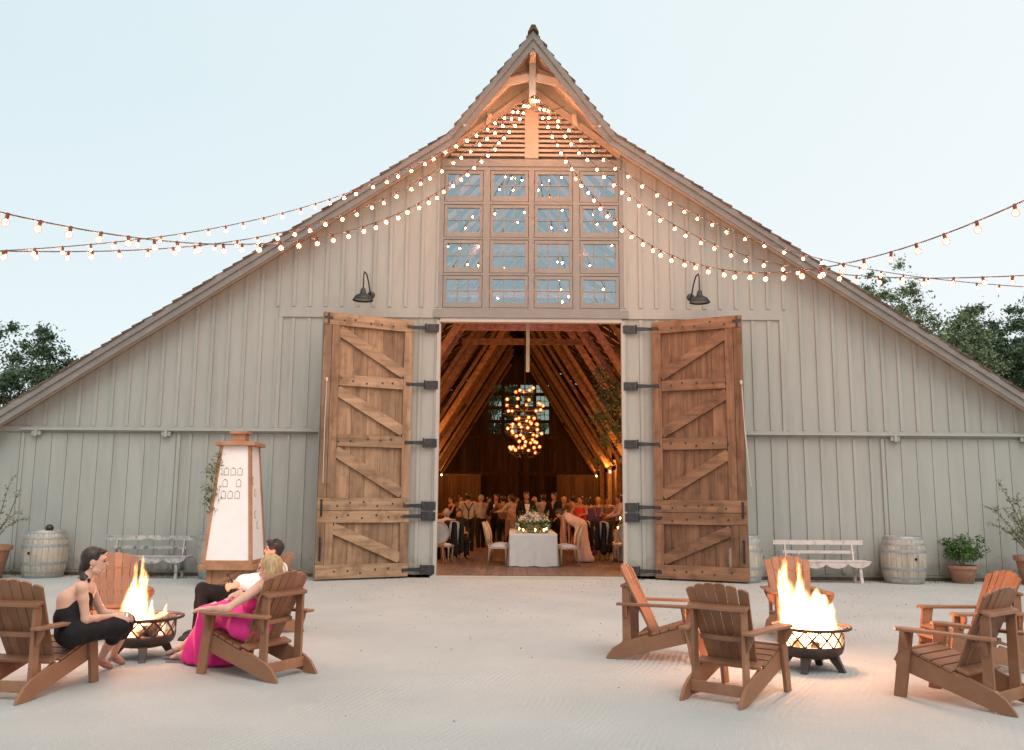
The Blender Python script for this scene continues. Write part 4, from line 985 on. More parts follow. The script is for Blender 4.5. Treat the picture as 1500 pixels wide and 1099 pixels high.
shrub((10.28,-.75,.5), [(-.85,0,1.05),(-.88,.05,.72),(-.62,.1,1.62),(-.3,0,1.25),(.1,.1,1.5),(.35,-.1,1.2),(-.5,-.1,.55),(-.2,.1,.8),(.5,.1,.7),(-.45,.1,.95),(.2,-.2,.6),(-.3,-.25,.4),(0,0,.9)], 'tall sparse olive-green shrub in the large pot at the right edge', M['leaf_olive'], 5, 30)
pot((-10.95,-.95,0), .42, .66, 'large terracotta pot at the left edge, cut off by the picture border', .06)
shrub((-10.95,-.95,.58), [(.55,0,1.2),(.62,.05,.78),(.3,.1,1.45),(.1,0,1.0),(.75,.05,.62),(-.3,.1,1.2),(.2,-.1,.6),(-.2,0,.7)], 'thin twiggy shrub in the pot at the left edge', M['leaf_olive'], 8, 12)

# ------------------------------------------------------------------ tapered card display
t = empty('card_display', (-5.72,-1.75,0), 0, 'tapered wooden obelisk with white panels and small framed cards, topped by a square cap', 'card display')
zb, zt = .40, 2.63; wb_, wt_ = .47, .295
def cw(z): return wb_+(wt_-wb_)*(z-zb)/(zt-zb)
q = MB(); q.box(-.36,.36,-.36,.36,.0,.30)
q.build('base_box', M['cedar'], t)
q = MB()
q.box(-.40,-.30,-.385,-.361,.0,.30); q.box(.30,.40,-.385,-.361,.0,.30); q.beam((-.28,-.375,.02),(.28,-.375,.28),.03,.07,(0,0,1)); q.box(.361,.385,-.38,.38,.22,.30)
q.build('base_trim', M['cedar'], t)
q = MB(); q.box(-.52,.52,-.52,.52,.30,.40); q.build('tray', M['cedar'], t, bevel=.006)
q = MB(); v = [(x*cw(z)*.96, y*cw(z)*.96, z) for z in (zb,zt) for x,y in ((-1,-1),(1,-1),(1,1),(-1,1))]; q.add(v, [(0,1,5,4),(1,2,6,5),(2,3,7,6),(3,0,4,7),(4,5,6,7)]); q.build('panel', M['canvas'], t)
for sx in (-1,1):
    for sy in (-1,1):
        q = MB(); a = (sx*(wb_-.028), sy*(wb_-.028), zb+.001); b = (sx*(wt_-.022), sy*(wt_-.022), zt-.001); q.beam(a, b, .062, .062, (0,1,0)); q.build('corner_post', M['cedar'], t, bevel=.004)
q = MB()
for sy in (-1,1): q.box(-wb_+.06, wb_-.06, sy*(wb_-.012)-.012, sy*(wb_-.012)+.012, zb+.001, zb+.075); q.box(sy*(wb_-.012)-.012, sy*(wb_-.012)+.012, -wb_+.06, wb_-.06, zb+.001, zb+.075)
q.build('bottom_rail', M['cedar'], t)
q = MB(); q.box(-.385,.385,-.385,.385,zt,zt+.075); q.build('cap_board', M['cedar'], t, bevel=.006)
q = MB(); q.box(-.12,.12,-.12,.12,zt+.076,zt+.24); q.box(-.17,.17,-.17,.17,zt+.241,zt+.29); q.box(-.17,.17,-.17,.17,zt+.077,zt+.105); q.build('cap_block', M['cedar'], t)
def card(cx, z, face):
    q = MB(); w2, h2 = .045, .065
    ring = [(-w2,-h2),(w2,-h2),(w2,h2-.02),(w2-.02,h2),(-w2+.02,h2),(-w2,h2-.02)]
    def P(x, zz, o):
        d = cw(z+zz)+o
        return (cx+x, -d*.96-.004, z+zz) if face == 0 else (d*.96+.004, cx+x, z+zz)
    inn = [(x*.84, zz*.88) for x, zz in ring]
    n = 6; v = [P(x,zz,.004) for x,zz in ring]+[P(x,zz,.005) for x,zz in inn]+[P(x,zz,-.004) for x,zz in ring]
    q.add(v, [(i,(i+1)%n,n+(i+1)%n,n+i) for i in range(n)]+[(i,2*n+i,2*n+(i+1)%n,(i+1)%n) for i in range(n)])
    q.mi = 1; q.add([P(x,zz,.0045) for x,zz in inn], [tuple(range(n))])
    q.mi = 0; q.add([P(-.018,h2,.008),P(.018,h2,.008),P(.012,h2+.014,.008),P(-.012,h2+.014,.008)], [(0,1,2,3)])
    q.build('card', [M['card_edge'], M['canvas']], t, fixn=False)
for z, xs_ in ((2.13,(-.14,-.01,.12)),(1.91,(-.15,.11)),(1.69,(-.165,-.035,.10))):
    for x in xs_: card(x, z, 0)
for z, x in ((1.96,-.19),(1.73,-.06),(1.32,-.1),(1.12,.02)): card(x, z, 1)
gt = empty('greenery_garland', (-6.06,-2.12,1.60), 0, 'loose olive-leaf garland hanging on the left edge of the card display', 'garland')
rn = random.Random(9); q = MB(); l = MB(); pts = []
for (x,y,z,r,n_) in ((.04,0,.86,.05,26),(.0,-.02,.66,.10,60),(-.08,-.02,.55,.09,50),(-.05,0,.38,.09,46),(-.08,-.02,.18,.12,90),(-.06,-.02,.02,.11,80),(-.1,0,-.02,.08,40),(-.02,0,-.22,.08,46)):
    for _ in range(n_): pts.append((x+rn.gauss(0,r*.7), y+rn.gauss(0,.04), z+rn.gauss(0,r*.6)))
q.tube([(.05,.03,.92),(.0,.02,.6),(-.06,.02,.3),(-.05,.02,0),(0,.02,-.28)], .006, 5); q.build('stem', M['twig'], gt); leafcloud(l, pts, .033, .4, rn); l.build('foliage', M['leaf_olive'], gt, fixn=False)

# ------------------------------------------------------------------ small litter along the barn foot
rn = random.Random(21); q = MB(); pts = []
for _ in range(520):
    x = rn.uniform(-12,12)
    if abs(x) < 2.2: continue
    pts.append((x, -.08-abs(rn.gauss(0,.22)), .006+rn.random()*.012))
leafcloud(q, pts, .022, .5, rn); q.v = [(v[0], v[1], max(.004, v[2])) for v in q.v]
tag(q.build('fallen_leaves', M['bark'], fixn=False), kind='stuff')
q = MB()
for _ in range(1500):
    x = rn.uniform(-11,11); y = -.2-abs(rn.gauss(0,1))*4.2; r = rn.uniform(.004,.011)
    if y < -15: continue
    b = len(q.v); q.ball((x,y,r*.4), (r,r*rn.uniform(.7,1.2),r*.7), 5, 3)
tag(q.build('pebbles', M['pebble'], fixn=False), kind='stuff')
# ------------------------------------------------------------------ people by the left fire
def V3(p): return np.array(p, float)
def nz(v): v = V3(v); return v/np.linalg.norm(v)
def head_prims(c, f, up):
    c = V3(c); f = nz(f); r = nz(np.cross(f, up)); u = np.cross(r, f); ax = np.stack([r, f, u])
    P = [ell(c+u*.028-f*.012, (.073,.094,.092), ax), ell(c-u*.03+f*.018, (.060,.070,.085), ax), cone(c-u*.092+f*.052, c-u*.088+f*.058, .024),
         cone(c+f*.086+u*.012, c+f*.106-u*.020, .007, .012), ell(c+f*.080-u*.052, (.022,.012,.012), ax), ell(c+f*.080+u*.030, (.05,.014,.010), ax),
         cone(c-u*.075-r*.05+f*.01, c-u*.085-r*.03+f*.04, .020), cone(c-u*.075+r*.05+f*.01, c-u*.085+r*.03+f*.04, .020),
         ell(c+r*.074-u*.008-f*.01, (.010,.018,.030), ax), ell(c-r*.074-u*.008-f*.01, (.010,.018,.030), ax)]
    return P, (r, f, u)
def face_bits(c, fr, parent, o):
    r, f, u = fr; c = V3(c)
    for s in (-1,1):
        q = MB(); q.ball(tuple(c+f*.083+u*.008+r*s*.030-o), (.011,.011,.007), 10, 6); q.build('eye', M['eye'], parent, smooth=True)
        q = MB(); q.tube([tuple(c+f*.082+u*.027+r*s*.046-o), tuple(c+f*.092+u*.034+r*s*.030-o), tuple(c+f*.094+u*.029+r*s*.014-o)], .0035, 5); q.build('eyebrow', M['hair_dark'], parent)
    q = MB(); q.tube([tuple(c+f*.083-u*.053-r*.020-o), tuple(c+f*.0935-u*.051-o), tuple(c+f*.083-u*.053+r*.020-o)], [.003,.0055,.003], 6); q.build('lips', M['lip'], parent)
def hand_prims(w_, d, n, curl=.3, s=1, thumb=1):
    """wrist, pointing direction, palm normal, curl in rad per joint"""
    w_ = V3(w_); d = nz(d); n = nz(n-np.dot(n,d)*d); r = np.cross(d, n)*thumb
    P = [ell(w_+d*.045*s, (.040*s,.048*s,.015*s), np.stack([r,d,n])), cone(w_, w_+d*.03*s, .024*s, .022*s)]
    for i, ln in enumerate((.072,.080,.075,.060)):
        o = w_+d*.080*s+r*(.030-.020*i)*s; a = 0; p = o; rr = .0088*s
        for j, k in enumerate((.45,.32,.23)):
            a += curl*(1+.25*j)*(1+.08*i); q = p+(d*math.cos(a)+n*math.sin(a)+r*(.10-.07*i)*.6)*ln*k*s; P.append(cone(p, q, rr, rr*.92)); p = q; rr *= .92
    p = w_+d*.02*s+r*.030*s; q = p+(d*.7+r*.75+n*.35)*.034*s; P += [cone(p, q, .013*s, .010*s), cone(q, q+(d*.9+r*.25+n*(.3+curl*.5))*.032*s, .0098*s, .008*s)]
    return P
def limb(a, b, ra, rb, bulge=0):
    a = V3(a); b = V3(b); m = a+(b-a)*.35; rm = ra*(1-.35)+rb*.35+bulge
    return [cone(a, m, ra, rm), cone(m, b, rm, rb)]

# ---- woman in black (chair 1)
def A(px, py, Y): return at(px, py, Y)
hd = A(139, 822, -10.95); nb = A(125, 847, -10.98)
shR = A(120, 861, -11.14); shL = A(128, 855, -10.78); ch = A(110, 878, -11.02); wa = A(100, 905, -11.10); pe = A(103, 928, -11.08)
pe[2] = .47
hipR = pe+V3((.06,-.12,0)); hipL = pe+V3((-.02,.12,0))
elR = A(125, 908, -11.12); haR = A(166, 903, -10.74)
elL = A(150, 898, -10.70); haL = A(176, 901, -10.62)
knR = A(174, 928, -10.72); knL = A(184, 925, -10.52); knR[2] = .46; knL[2] = .48
anR = ground_at(146, 984); anR[2] = .12; anL = anR+V3((.02,.22,.0)); 
body = []
hp, hfr = head_prims(hd, (.93,.30,-.10), (.15,0,1))
o = V3((pe[0], pe[1], 0))
body += hp+[cone(nb, hd-V3((0,0,.06)), .050, .046), cone(shR, shL, .048), cone(V3((nb[0],nb[1],nb[2]-.02)), (shR+shL)/2, .05, .07)]
body += [cone((shR+shL)/2-V3((0,0,.03)), ch, .095, .105), cone(ch+V3((-.02,-.06,0)), wa, .10, .095), cone(ch+V3((.02,.06,0)), wa, .10, .095), cone(wa, pe, .10, .125), cone(hipR, hipL, .10)]
body += limb(shR, elR, .046, .034)+limb(elR, haR, .036, .022, .003)+limb(shL, elL, .046, .034)+limb(elL, haL, .036, .022, .003)
body += limb(hipR, knR, .085, .055)+limb(hipL, knL, .085, .055)+limb(knR, anR, .052, .030, .012)+limb(knL, anL, .052, .030, .012)
body += [cone(anR, anR+V3((.03,.14,-.085)), .028, .018), cone(anL, anL+V3((.03,.14,-.085)), .028, .018)]
body += hand_prims(haR, (.95,.22,.02), (.15,.5,-.5), .42, 1, -1)+hand_prims(haL, (.95,-.1,.0), (.2,-.6,-.4), .42, 1, 1)
wb1 = blob('person', body, M['skin'], None, .0075, .022, origin=o)
tag(wb1, 'woman in a black halter dress with a dark ponytail, leaning towards the fire', 'person')
face_bits(hd, hfr, wb1, o)
r_, f_, u_ = hfr
hair = [ell(hd+u_*.036-f_*.026, (.083,.096,.092), np.stack([r_,f_,u_])), ell(hd-f_*.055-u_*.02, (.076,.055,.075), np.stack([r_,f_,u_])), ell(hd+f_*.045+u_*.088,(.05,.045,.022),np.stack([r_,f_,u_])),
        cone(hd-f_*.085-u_*.055, hd-f_*.085-u_*.10, .036, .030)]
tail = [hd-f_*.085-u_*.09, hd-f_*.05-u_*.15+r_*.04, hd+f_*.0-u_*.21+r_*.09, hd+f_*.04-u_*.30+r_*.10, hd+f_*.03-u_*.37+r_*.10]
for a, b, ra, rb in zip(tail[:-1], tail[1:], (.030,.038,.036,.028), (.038,.036,.028,.010)): hair.append(cone(a, b, ra, rb))
fc_ = hd+f_*.062-u_*.02
blob('hair', hair, M['hair_dark'], wb1, .008, .02, origin=o, cuts=[(hd+f_*.058, f_*.9-u_*.55)])
HW1 = (hd.copy(), hfr, wb1, o.copy())
q = MB(); q.ball(tuple(hd+r_*.082-u_*.045-f_*.012-o), .012, 8, 6); q.build('earring', M['gold'], wb1)
dr = [cone(ch+V3((.05,.0,-.015)), wa+V3((.015,0,0)), .105, .108), cone(ch+V3((-.0,-.06,-.055)), wa, .098, .106), cone(ch+V3((.02,.07,-.05)), wa, .10, .106), cone(wa, pe, .106, .130), cone(hipR, hipL, .115)]
dr += limb(hipR, knR, .102, .068)+limb(hipL, knL, .102, .068)+[cone(knR, knL, .070), cone((hipR+hipL)/2, (knR+knL)/2, .12, .095)]
dr += [cone(knR, knR*.68+anR*.32, .074, .066), cone(knL, knL*.68+anL*.32, .074, .064), cone(knR*.68+anR*.32, knL*.68+anL*.32, .06)]
blob('dress', dr, M['black_cloth'], wb1, .009, .03, origin=o, wobble=.004, cuts=[(ch+V3((-.06,0,.005)), V3((-.45,-.1,.9)))])
sh_ = MB()
sh_.tube([tuple(ch+V3((.085,-.03,.06))-o), tuple(nb+V3((.05,-.03,-.01))-o), tuple(nb+V3((-.045,-.03,.005))-o)], [.018,.014,.010], 6)
sh_.build('halter_strap', M['black_cloth'], wb1)
for an in (anR, anL):
    q = MB(); t0 = an+V3((.035,.15,-.105)); hl = an+V3((-.012,-.03,-.03))
    q.tube([tuple(hl-o), tuple(an+V3((.01,.05,-.075))-o), tuple(t0-o)], [.016,.018,.026], 6); q.tube([tuple(hl-o), tuple(V3((hl[0]-.005,hl[1]-.01,.004))-o)], [.010,.005], 6); q.tube([tuple(an+V3((-.03,.0,-.01))-o), tuple(an+V3((0,-.03,.0))-o), tuple(an+V3((.03,.0,-.01))-o)], .005, 5)
    q.build('shoe', M['skin_dim'], wb1)
q = MB(); gx = haR+V3((.10,.05,-.035)); q.lathe([(.0,-.055),(.028,-.055),(.034,.06),(.031,.06),(.026,-.045),(0,-.045)], 16); gl = q.build('drinking_glass', M['tumbler'], smooth=True, loc=gx); tag(gl, 'clear drinking glass held by the woman in black over the fire pit edge', 'glass')

# ---- blonde woman in pink (chair 3)
hd = A(394, 832, -10.42); fdir = (-.98,-.10,-.10)
hp, hfr = head_prims(hd, fdir, (.12,0,1)); r_, f_, u_ = hfr
nb = hd+V3((.045,-.01,-.15)); shN = A(373, 866, -10.62); shF = shN+V3((.02,.36,.03)); pe = V3((-2.80,-10.36,.44)); o = V3((pe[0],pe[1],0))
shc = (shN+shF)/2; 
elN = A(332, 905, -10.78); haN = A(306, 902, -10.72); elN[2] = .635; haN[2] = .625
elF = shF+V3((-.20,-.02,-.24)); haF = A(352, 868, -10.2)
hN = pe+V3((-.06,-.11,0)); hF = pe+V3((.05,.12,0))
kN = V3((-3.27,-10.16,.56)); kF = V3((-3.20,-9.96,.58))
aN = V3((-3.62,-9.86,.10)); aF = V3((-3.72,-9.70,.12))
chst = shc+V3((-.05,0,-.14)); wst = pe+V3((-.0,0,.16))
body = hp+[cone(nb, hd-V3((0,0,.06)), .048, .045), cone(shN, shF, .044), cone(nb-V3((0,0,.02)), shc, .05, .07), cone(shc-V3((0,.07,.03)), chst-V3((0,.05,0)), .08, .09), cone(shc-V3((0,-.07,.03)), chst-V3((0,-.05,0)), .08, .09), cone(chst, wst, .11, .10), cone(wst, pe, .10, .12), cone(hN, hF, .10)]
body += limb(shN, elN, .044, .033)+limb(elN, haN, .035, .021, .003)+limb(shF, elF, .044, .033)+limb(elF, haF, .034, .021, .003)
body += limb(hN, kN, .085, .055)+limb(hF, kF, .085, .055)+limb(kN, aN, .052, .032, .012)+limb(kF, aF, .052, .032, .012)
body += [cone(aN, aN+V3((-.15,.03,-.055)), .032, .020), cone(aF, aF+V3((-.16,.03,-.06)), .032, .020), cone(aN, aN+V3((.02,0,-.04)), .03), cone(aF, aF+V3((.02,0,-.04)), .03)]
body += hand_prims(haN, (-.97,.1,-.05), (-.1,0,-1), .16, 1, -1)+hand_prims(haF, (-.9,-.1,-.35), (-.2,.3,-1), .30, 1, 1)
w2 = blob('person', body, M['skin'], None, .0075, .022, origin=o)
tag(w2, 'blonde woman in a magenta strapless dress, arm resting on her chair', 'person')
face_bits(hd, hfr, w2, o)
ax = np.stack([r_,f_,u_])
hair = [ell(hd+u_*.032-f_*.022, (.092,.106,.098), ax), ell(hd-f_*.05-u_*.05, (.092,.07,.10), ax), ell(hd+r_*.075-u_*.06-f_*.02, (.03,.055,.10), ax), ell(hd-r_*.075-u_*.06-f_*.02, (.03,.055,.10), ax), cone(hd-f_*.065-u_*.1, hd-f_*.075-u_*.165, .06, .045), cone(hd-f_*.02-u_*.1-r_*.07, hd-f_*.02-u_*.16-r_*.065, .035, .02), cone(hd-f_*.02-u_*.1+r_*.07, hd-f_*.02-u_*.16+r_*.065, .035, .02)]
blob('hair', hair, M['hair_blond'], w2, .008, .02, origin=o, wobble=.005, wfreq=55, cuts=[(hd+f_*.052, f_*.92-u_*.45)])
dr = [cone(chst+V3((.0,-.05,.02)), wst, .105, .11), cone(chst+V3((0,.05,.02)), wst, .105, .11), cone(wst, pe, .115, .15), cone(hN, hF, .13)]
dr += limb(hN, kN, .125, .095)+limb(hF, kF, .125, .095)+[cone(kN, kF, .10), cone(pe, (kN+kF)/2, .14, .11)]
HEM = [V3((p[0]+.11,p[1],p[2])) for p in ((-3.70,-9.90,.07),(-3.62,-9.99,.06),(-3.52,-10.05,.06),(-3.41,-10.08,.06),(-3.30,-10.06,.06),(-3.22,-10.0,.06),(-3.20,-9.9,.06),(-3.62,-9.78,.07),(-3.45,-9.74,.07),(-3.3,-9.78,.07))]
for g_ in HEM:      # skirt falling from the knees to the ground
    kk = kN if g_[1] < -9.88 else kF
    dr.append(cone(kk, g_, .10, .062))
    dr.append(cone((kk+pe)/2, g_, .08, .05))
blob('dress', dr, M['pink_cloth'], w2, .009, .045, origin=o, wobble=.011, wfreq=38, cuts=[(chst+V3((0,0,.055)), V3((-.2,0,1))), ((0,0,.012), V3((0,0,-1)))])
HW2 = (hd.copy(), hfr, w2, o.copy())
q = MB(); q.tube([tuple(haN+V3((.035+.0*i,.027*math.cos(a),.027*math.sin(a)))-o) for i, a in enumerate(np.linspace(0,2*PI,13))], .005, 6, cap=False); q.build('bracelet', M['gold'], w2)
for an in (aN, aF):
    q = MB(); d = V3((-1,.16,0)); q.beam(tuple(an+V3((.05,0,-.092))-o), tuple(V3((an[0]-.19,an[1]+.03,an[2]-.092))-o), .085, .018); q.tube([tuple(an+V3((-.04,-.035,-.05))-o), tuple(an+V3((-.10,0,-.018))-o), tuple(an+V3((-.04,.035,-.05))-o)], .006, 5); q.build('sandal', M['shoe'], w2)

# ---- man in white shirt (chair 4)
hd = A(401, 806, -7.98); hp, hfr = head_prims(hd, (-.96,-.22,.10), (.22,0,1)); r_, f_, u_ = hfr
o = V3((-3.62,-8.0,0)); pe = V3((-3.58,-8.02,.42)); nb = hd+V3((.05,.02,-.14))
shN = A(398, 836, -8.22); shF = A(412, 833, -7.82); shc = (shN+shF)/2; chst = shc+V3((-.06,0,-.16)); wst = pe+V3((-.03,0,.15))
elN = A(372, 862, -8.38); haN = A(349, 857, -8.55); elF = A(380, 858, -7.8); haF = A(352, 858, -8.1)
hN = pe+V3((-.02,-.11,0)); hF = pe+V3((.0,.12,0)); kN = A(296, 864, -8.48); kF = A(305, 868, -8.15)
aN = V3((kN[0]-.02, kN[1]-.02, .10)); aF = V3((kF[0]-.06, kF[1]+.0, .10))
body = hp+[cone(nb, hd-V3((0,0,.06)), .056, .054), cone(shN, shF, .055), cone(shc, chst, .11, .125), cone(chst, wst, .125, .115), cone(wst, pe, .115, .125), cone(hN, hF, .11)]
body += limb(shN, elN, .052, .040)+limb(elN, haN, .041, .026, .004)+limb(shF, elF, .052, .040)+limb(elF, haF, .041, .026, .004)
body += limb(hN, kN, .09, .06)+limb(hF, kF, .09, .06)+limb(kN, aN, .056, .036, .012)+limb(kF, aF, .056, .036, .012)
body += hand_prims(haN, (-.85,-.3,-.1), (.2,.8,-.4), .5, 1.08, -1)+hand_prims(haF, (-.9,-.3,-.2), (0,-.2,-1), .25, 1.08, 1)
m1 = blob('person', body, M['skin'], None, .0085, .024, origin=o); tag(m1, 'dark-haired man in a white shirt and black trousers holding a beer bottle', 'person')
face_bits(hd, hfr, m1, o); ax = np.stack([r_,f_,u_])
blob('hair', [ell(hd+u_*.042-f_*.02, (.086,.104,.092), ax), ell(hd-f_*.05-u_*.01, (.080,.055,.07), ax), ell(hd+f_*.06+u_*.10,(.06,.045,.024),ax)], M['hair_dark'], m1, .008, .02, origin=o, cuts=[(hd+f_*.062, f_*.8-u_*.8)])
HW3 = (hd.copy(), hfr, m1, o.copy())
sh = [cone(shN, shF, .072), cone(nb-V3((0,0,.055)), shc, .065, .09), cone(shc-V3((0,.08,.02)), chst-V3((0,.05,0)), .11, .13), cone(shc+V3((0,.08,-.02)), chst+V3((0,.05,0)), .11, .13), cone(chst, wst, .145, .135), cone(wst, pe, .135, .14)]
sh += limb(shN, elN, .072, .058)+limb(elN, haN+(elN-haN)*.12, .056, .042)+limb(shF, elF, .072, .058)+limb(elF, haF+(elF-haF)*.12, .056, .042)
blob('shirt', sh, M['white_cloth'], m1, .009, .025, origin=o, wobble=.006, wfreq=38)
tr = [cone(wst-V3((0,0,.07)), pe, .14, .145), cone(hN, hF, .13)]+limb(hN, kN, .115, .082)+limb(hF, kF, .115, .082)+limb(kN, aN, .080, .066)+limb(kF, aF, .080, .066)
blob('trousers', tr, M['black_cloth'], m1, .010, .025, origin=o, wobble=.006, wfreq=34)
for an in (aN, aF):
    q = MB(); q.lathe([(0,0),(.1,0),(.1,.02),(.085,.045),(.05,.07),(0,.075)], 18); q.v = [(v[0]*1.5-.07+an[0]-o[0], v[1]*.48+an[1]-o[1], v[2]) for v in q.v]; q.build('shoe', M['iron'], m1, smooth=True)
q = MB(); q.lathe([(0,-.10),(.030,-.10),(.031,.03),(.026,.055),(.013,.085),(.0125,.135),(.014,.137),(.014,.148),(0,.148)], 16)
bt = q.build('beer_bottle', M['beer'], smooth=True, loc=haN+V3((-.075,.01,.0))); bt.rotation_euler = (R(8),R(-22),0); tag(bt, 'brown glass beer bottle held upright by the man in the white shirt', 'bottle')

def locks(c, fr, parent, o, mat, n, spec, r=.004, seed=1):
    """thin hair locks lying on the hair; spec(rand) gives a list of (side, forward, up) points"""
    rr, f, u = fr; rn = random.Random(seed); q = MB()
    for _ in range(n):
        P = [tuple(V3(c)+rr*a+f*b+u*d-o) for a, b, d in spec(rn)]; q.tube(P, [r]*(len(P)-1)+[r*.3], 5)
    q.build('hair_lock', mat, parent, smooth=True)['kind'] = 'stuff'
def sp_pulled(rn):      # brushed back from the hairline to the tie
    th = rn.uniform(-1.35,1.35); ph = rn.uniform(.0,.5); out = []
    for i in range(6):
        t = i/5; a = th*(1-t*.75); e = (1.15-ph)*(1-t)-.55*t
        b = .030*(1-t)-.095*t
        out.append((.086*math.sin(a)*math.cos(e*.6), b, .033+.095*math.cos(a)*(1-t*1.25)*(1-.1*(t<.1))))
    out[-1] = (rn.uniform(-.02,.02), -.100, -.055); return out
def sp_bob(rn):
    az = rn.uniform(-1.75,1.75); l = rn.uniform(.14,.21); out = []
    for i in range(7):
        t = i/6; rad = .103*math.sin(min(1,t*1.9)*PI/2); z = .132*math.cos(min(1,t*1.9)*PI/2)-(max(0,t-.5)*2)*l*.8
        w_ = .006*math.sin(t*9+az*5); out.append(((rad+w_)*math.sin(az)*.93, -(rad+w_)*math.cos(az)*1.02-.015, z))
    return out
def sp_short(rn):
    az = rn.uniform(-2.2,2.2); s0 = rn.uniform(.0,.5); out = []
    for i in range(4):
        t = s0+i/3*.42; rad = .094*math.sin(t*PI/2); z = .038+.10*math.cos(t*PI/2); out.append((rad*math.sin(az)*.92, -rad*math.cos(az)*1.05-.012, z))
    return out
locks(*HW1, M['hair_dark'], 70, sp_pulled, .0045, 1); locks(*HW2, M['hair_blond'], 150, sp_bob, .0055, 2); locks(*HW3, M['hair_dark'], 90, sp_short, .005, 3)
# ------------------------------------------------------------------ inside the barn
GW = 'wedding guests inside the barn'
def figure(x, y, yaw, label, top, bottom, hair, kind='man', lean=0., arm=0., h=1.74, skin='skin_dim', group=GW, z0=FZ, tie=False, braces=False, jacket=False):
    s = h/1.75; rn = random.Random(label); P = []
    Rz = np.array([[math.cos(yaw),-math.sin(yaw),0],[math.sin(yaw),math.cos(yaw),0],[0,0,1]])
    def T(p, piv=True):
        p = V3(p)*s
        if lean and p[2] > .95*s and piv: d = p-V3((0,0,.95*s)); c, sn = math.cos(lean), math.sin(lean); p = V3((d[0], d[1]*c+d[2]*sn, .95*s+d[2]*c-d[1]*sn))
        return Rz@p
    f = Rz@V3((0,math.cos(lean*.7),-math.sin(lean*.7)))
    hd = T((0,.03,1.64)); hp, fr = head_prims(hd, f, Rz@V3((0,math.sin(lean*.7),math.cos(lean*.7))))
    w_ = .19 if kind == 'man' else .165
    shl, shr = T((-w_,0,1.43)), T((w_,0,1.43))
    ea, eb = T((-w_-.08,.06+arm*.22,1.16+arm*.10)), T((w_+.08,.06+arm*.22,1.16+arm*.10))
    ha, hb = T((-w_-.0,.22+arm*.34,1.02+arm*.30)), T((w_+.0,.22+arm*.34,1.02+arm*.30))
    if lean: ha, hb = T((-.14,.10,.90),False)+f*.42*s+V3((0,0,-.06)), T((.14,.10,.90),False)+f*.42*s+V3((0,0,-.06)); ea, eb = (shl+ha)/2, (shr+hb)/2
    pel = T((0,0,.95)); hl, hr = T((-.1,0,.92)), T((.1,0,.92)); kl, kr = T((-.11,.03,.50)), T((.11,.0,.50)); al, ar = T((-.12,-.02,.08)), T((.12,.04,.08))
    body = hp+[cone(T((0,0,1.47)), hd-V3((0,0,.05)), .05), cone(shl, shr, .05), cone(T((0,0,1.40)), T((0,0,1.15)), .12, .11), cone(T((0,0,1.15)), pel, .11, .12)]
    body += [cone(shl,ea,.045,.036), cone(ea,ha,.036,.026), cone(shr,eb,.045,.036), cone(eb,hb,.036,.026), cone(hl,kl,.085,.06), cone(kl,al,.055,.035), cone(hr,kr,.085,.06), cone(kr,ar,.055,.035), cone(al,al+Rz@V3((0,.14,-.04)),.04,.03), cone(ar,ar+Rz@V3((0,.14,-.04)),.04,.03)]
    for hnd, e_ in ((ha,ea),(hb,eb)):
        d_ = nz(hnd-e_); body += [ell(hnd+d_*.05, (.035,.05,.035), np.eye(3))]+[cone(hnd+d_*.06+Rz@V3((dx,0,0)), hnd+d_*.14+Rz@V3((dx*1.3,0,-.02)), .009) for dx in (-.024,-.008,.008,.024)]+[cone(hnd+d_*.02, hnd+d_*.07+Rz@V3((.04 if e_ is ea else -.04,0,0)), .011)]
    o = blob('person', body, M[skin], None, .019, .03, origin=V3((0,0,0)))
    o.location = (x, y, z0); tag(o, label, 'person', group)
    ax = np.stack(fr); u_ = fr[2]; f_ = fr[1]
    hh = [ell(hd+u_*.035-f_*.02, (.088,.106,.096), ax), ell(hd-f_*.05-u_*.02, (.08,.06,.08), ax)]
    if kind == 'woman': hh += [cone(hd-f_*.06-u_*.05, hd-f_*.07-u_*.22, .07, .05)]
    blob('hair', hh, M[hair], o, .019, .03, cuts=[(hd+f_*.06, f_*.85-u_*.6)])
    tp = [cone(shl, shr, .07), cone(T((-.06,0,1.38)), T((-.05,0,1.1)), .12, .12), cone(T((.06,0,1.38)), T((.05,0,1.1)), .12, .12), cone(T((0,0,1.12)), pel, .135, .14)]
    if kind == 'man' or jacket:
        e0 = .85; tp += [cone(shl,ea,.068,.055), cone(ea,ea+(ha-ea)*e0,.054,.042), cone(shr,eb,.068,.055), cone(eb,eb+(hb-eb)*e0,.054,.042)]
        if jacket: tp += [cone(pel, pel-V3((0,0,.12)), .15, .15)]
        blob('jacket' if jacket else 'shirt', tp, M[top], o, .02, .03)
        blob('trousers', [cone(hl,kl,.105,.08), cone(kl,al,.08,.065), cone(hr,kr,.105,.08), cone(kr,ar,.08,.065), cone(pel,pel-V3((0,0,.05)),.142)], M[bottom], o, .02, .03)
    else:
        tp = tp[1:]+[cone(pel, T((0,0,.5),False), .15, .19), cone(T((0,0,.5),False), T((0,-.02,.09),False), .19, .25), cone(T((-.1,0,.5),False), T((-.16,.05,.08),False), .12, .12), cone(T((.1,0,.5),False), T((.16,.05,.08),False), .12, .12), cone(T((0,-.05,.5),False), T((0,-.26,.08),False), .12, .10)]
        blob('dress', tp, M[top], o, .02, .05, wobble=.012, wfreq=28, cuts=[((0,0,.02), V3((0,0,-1)))]+([] if lean else [(T((0,0,1.42)), V3((0,0,1)))]))
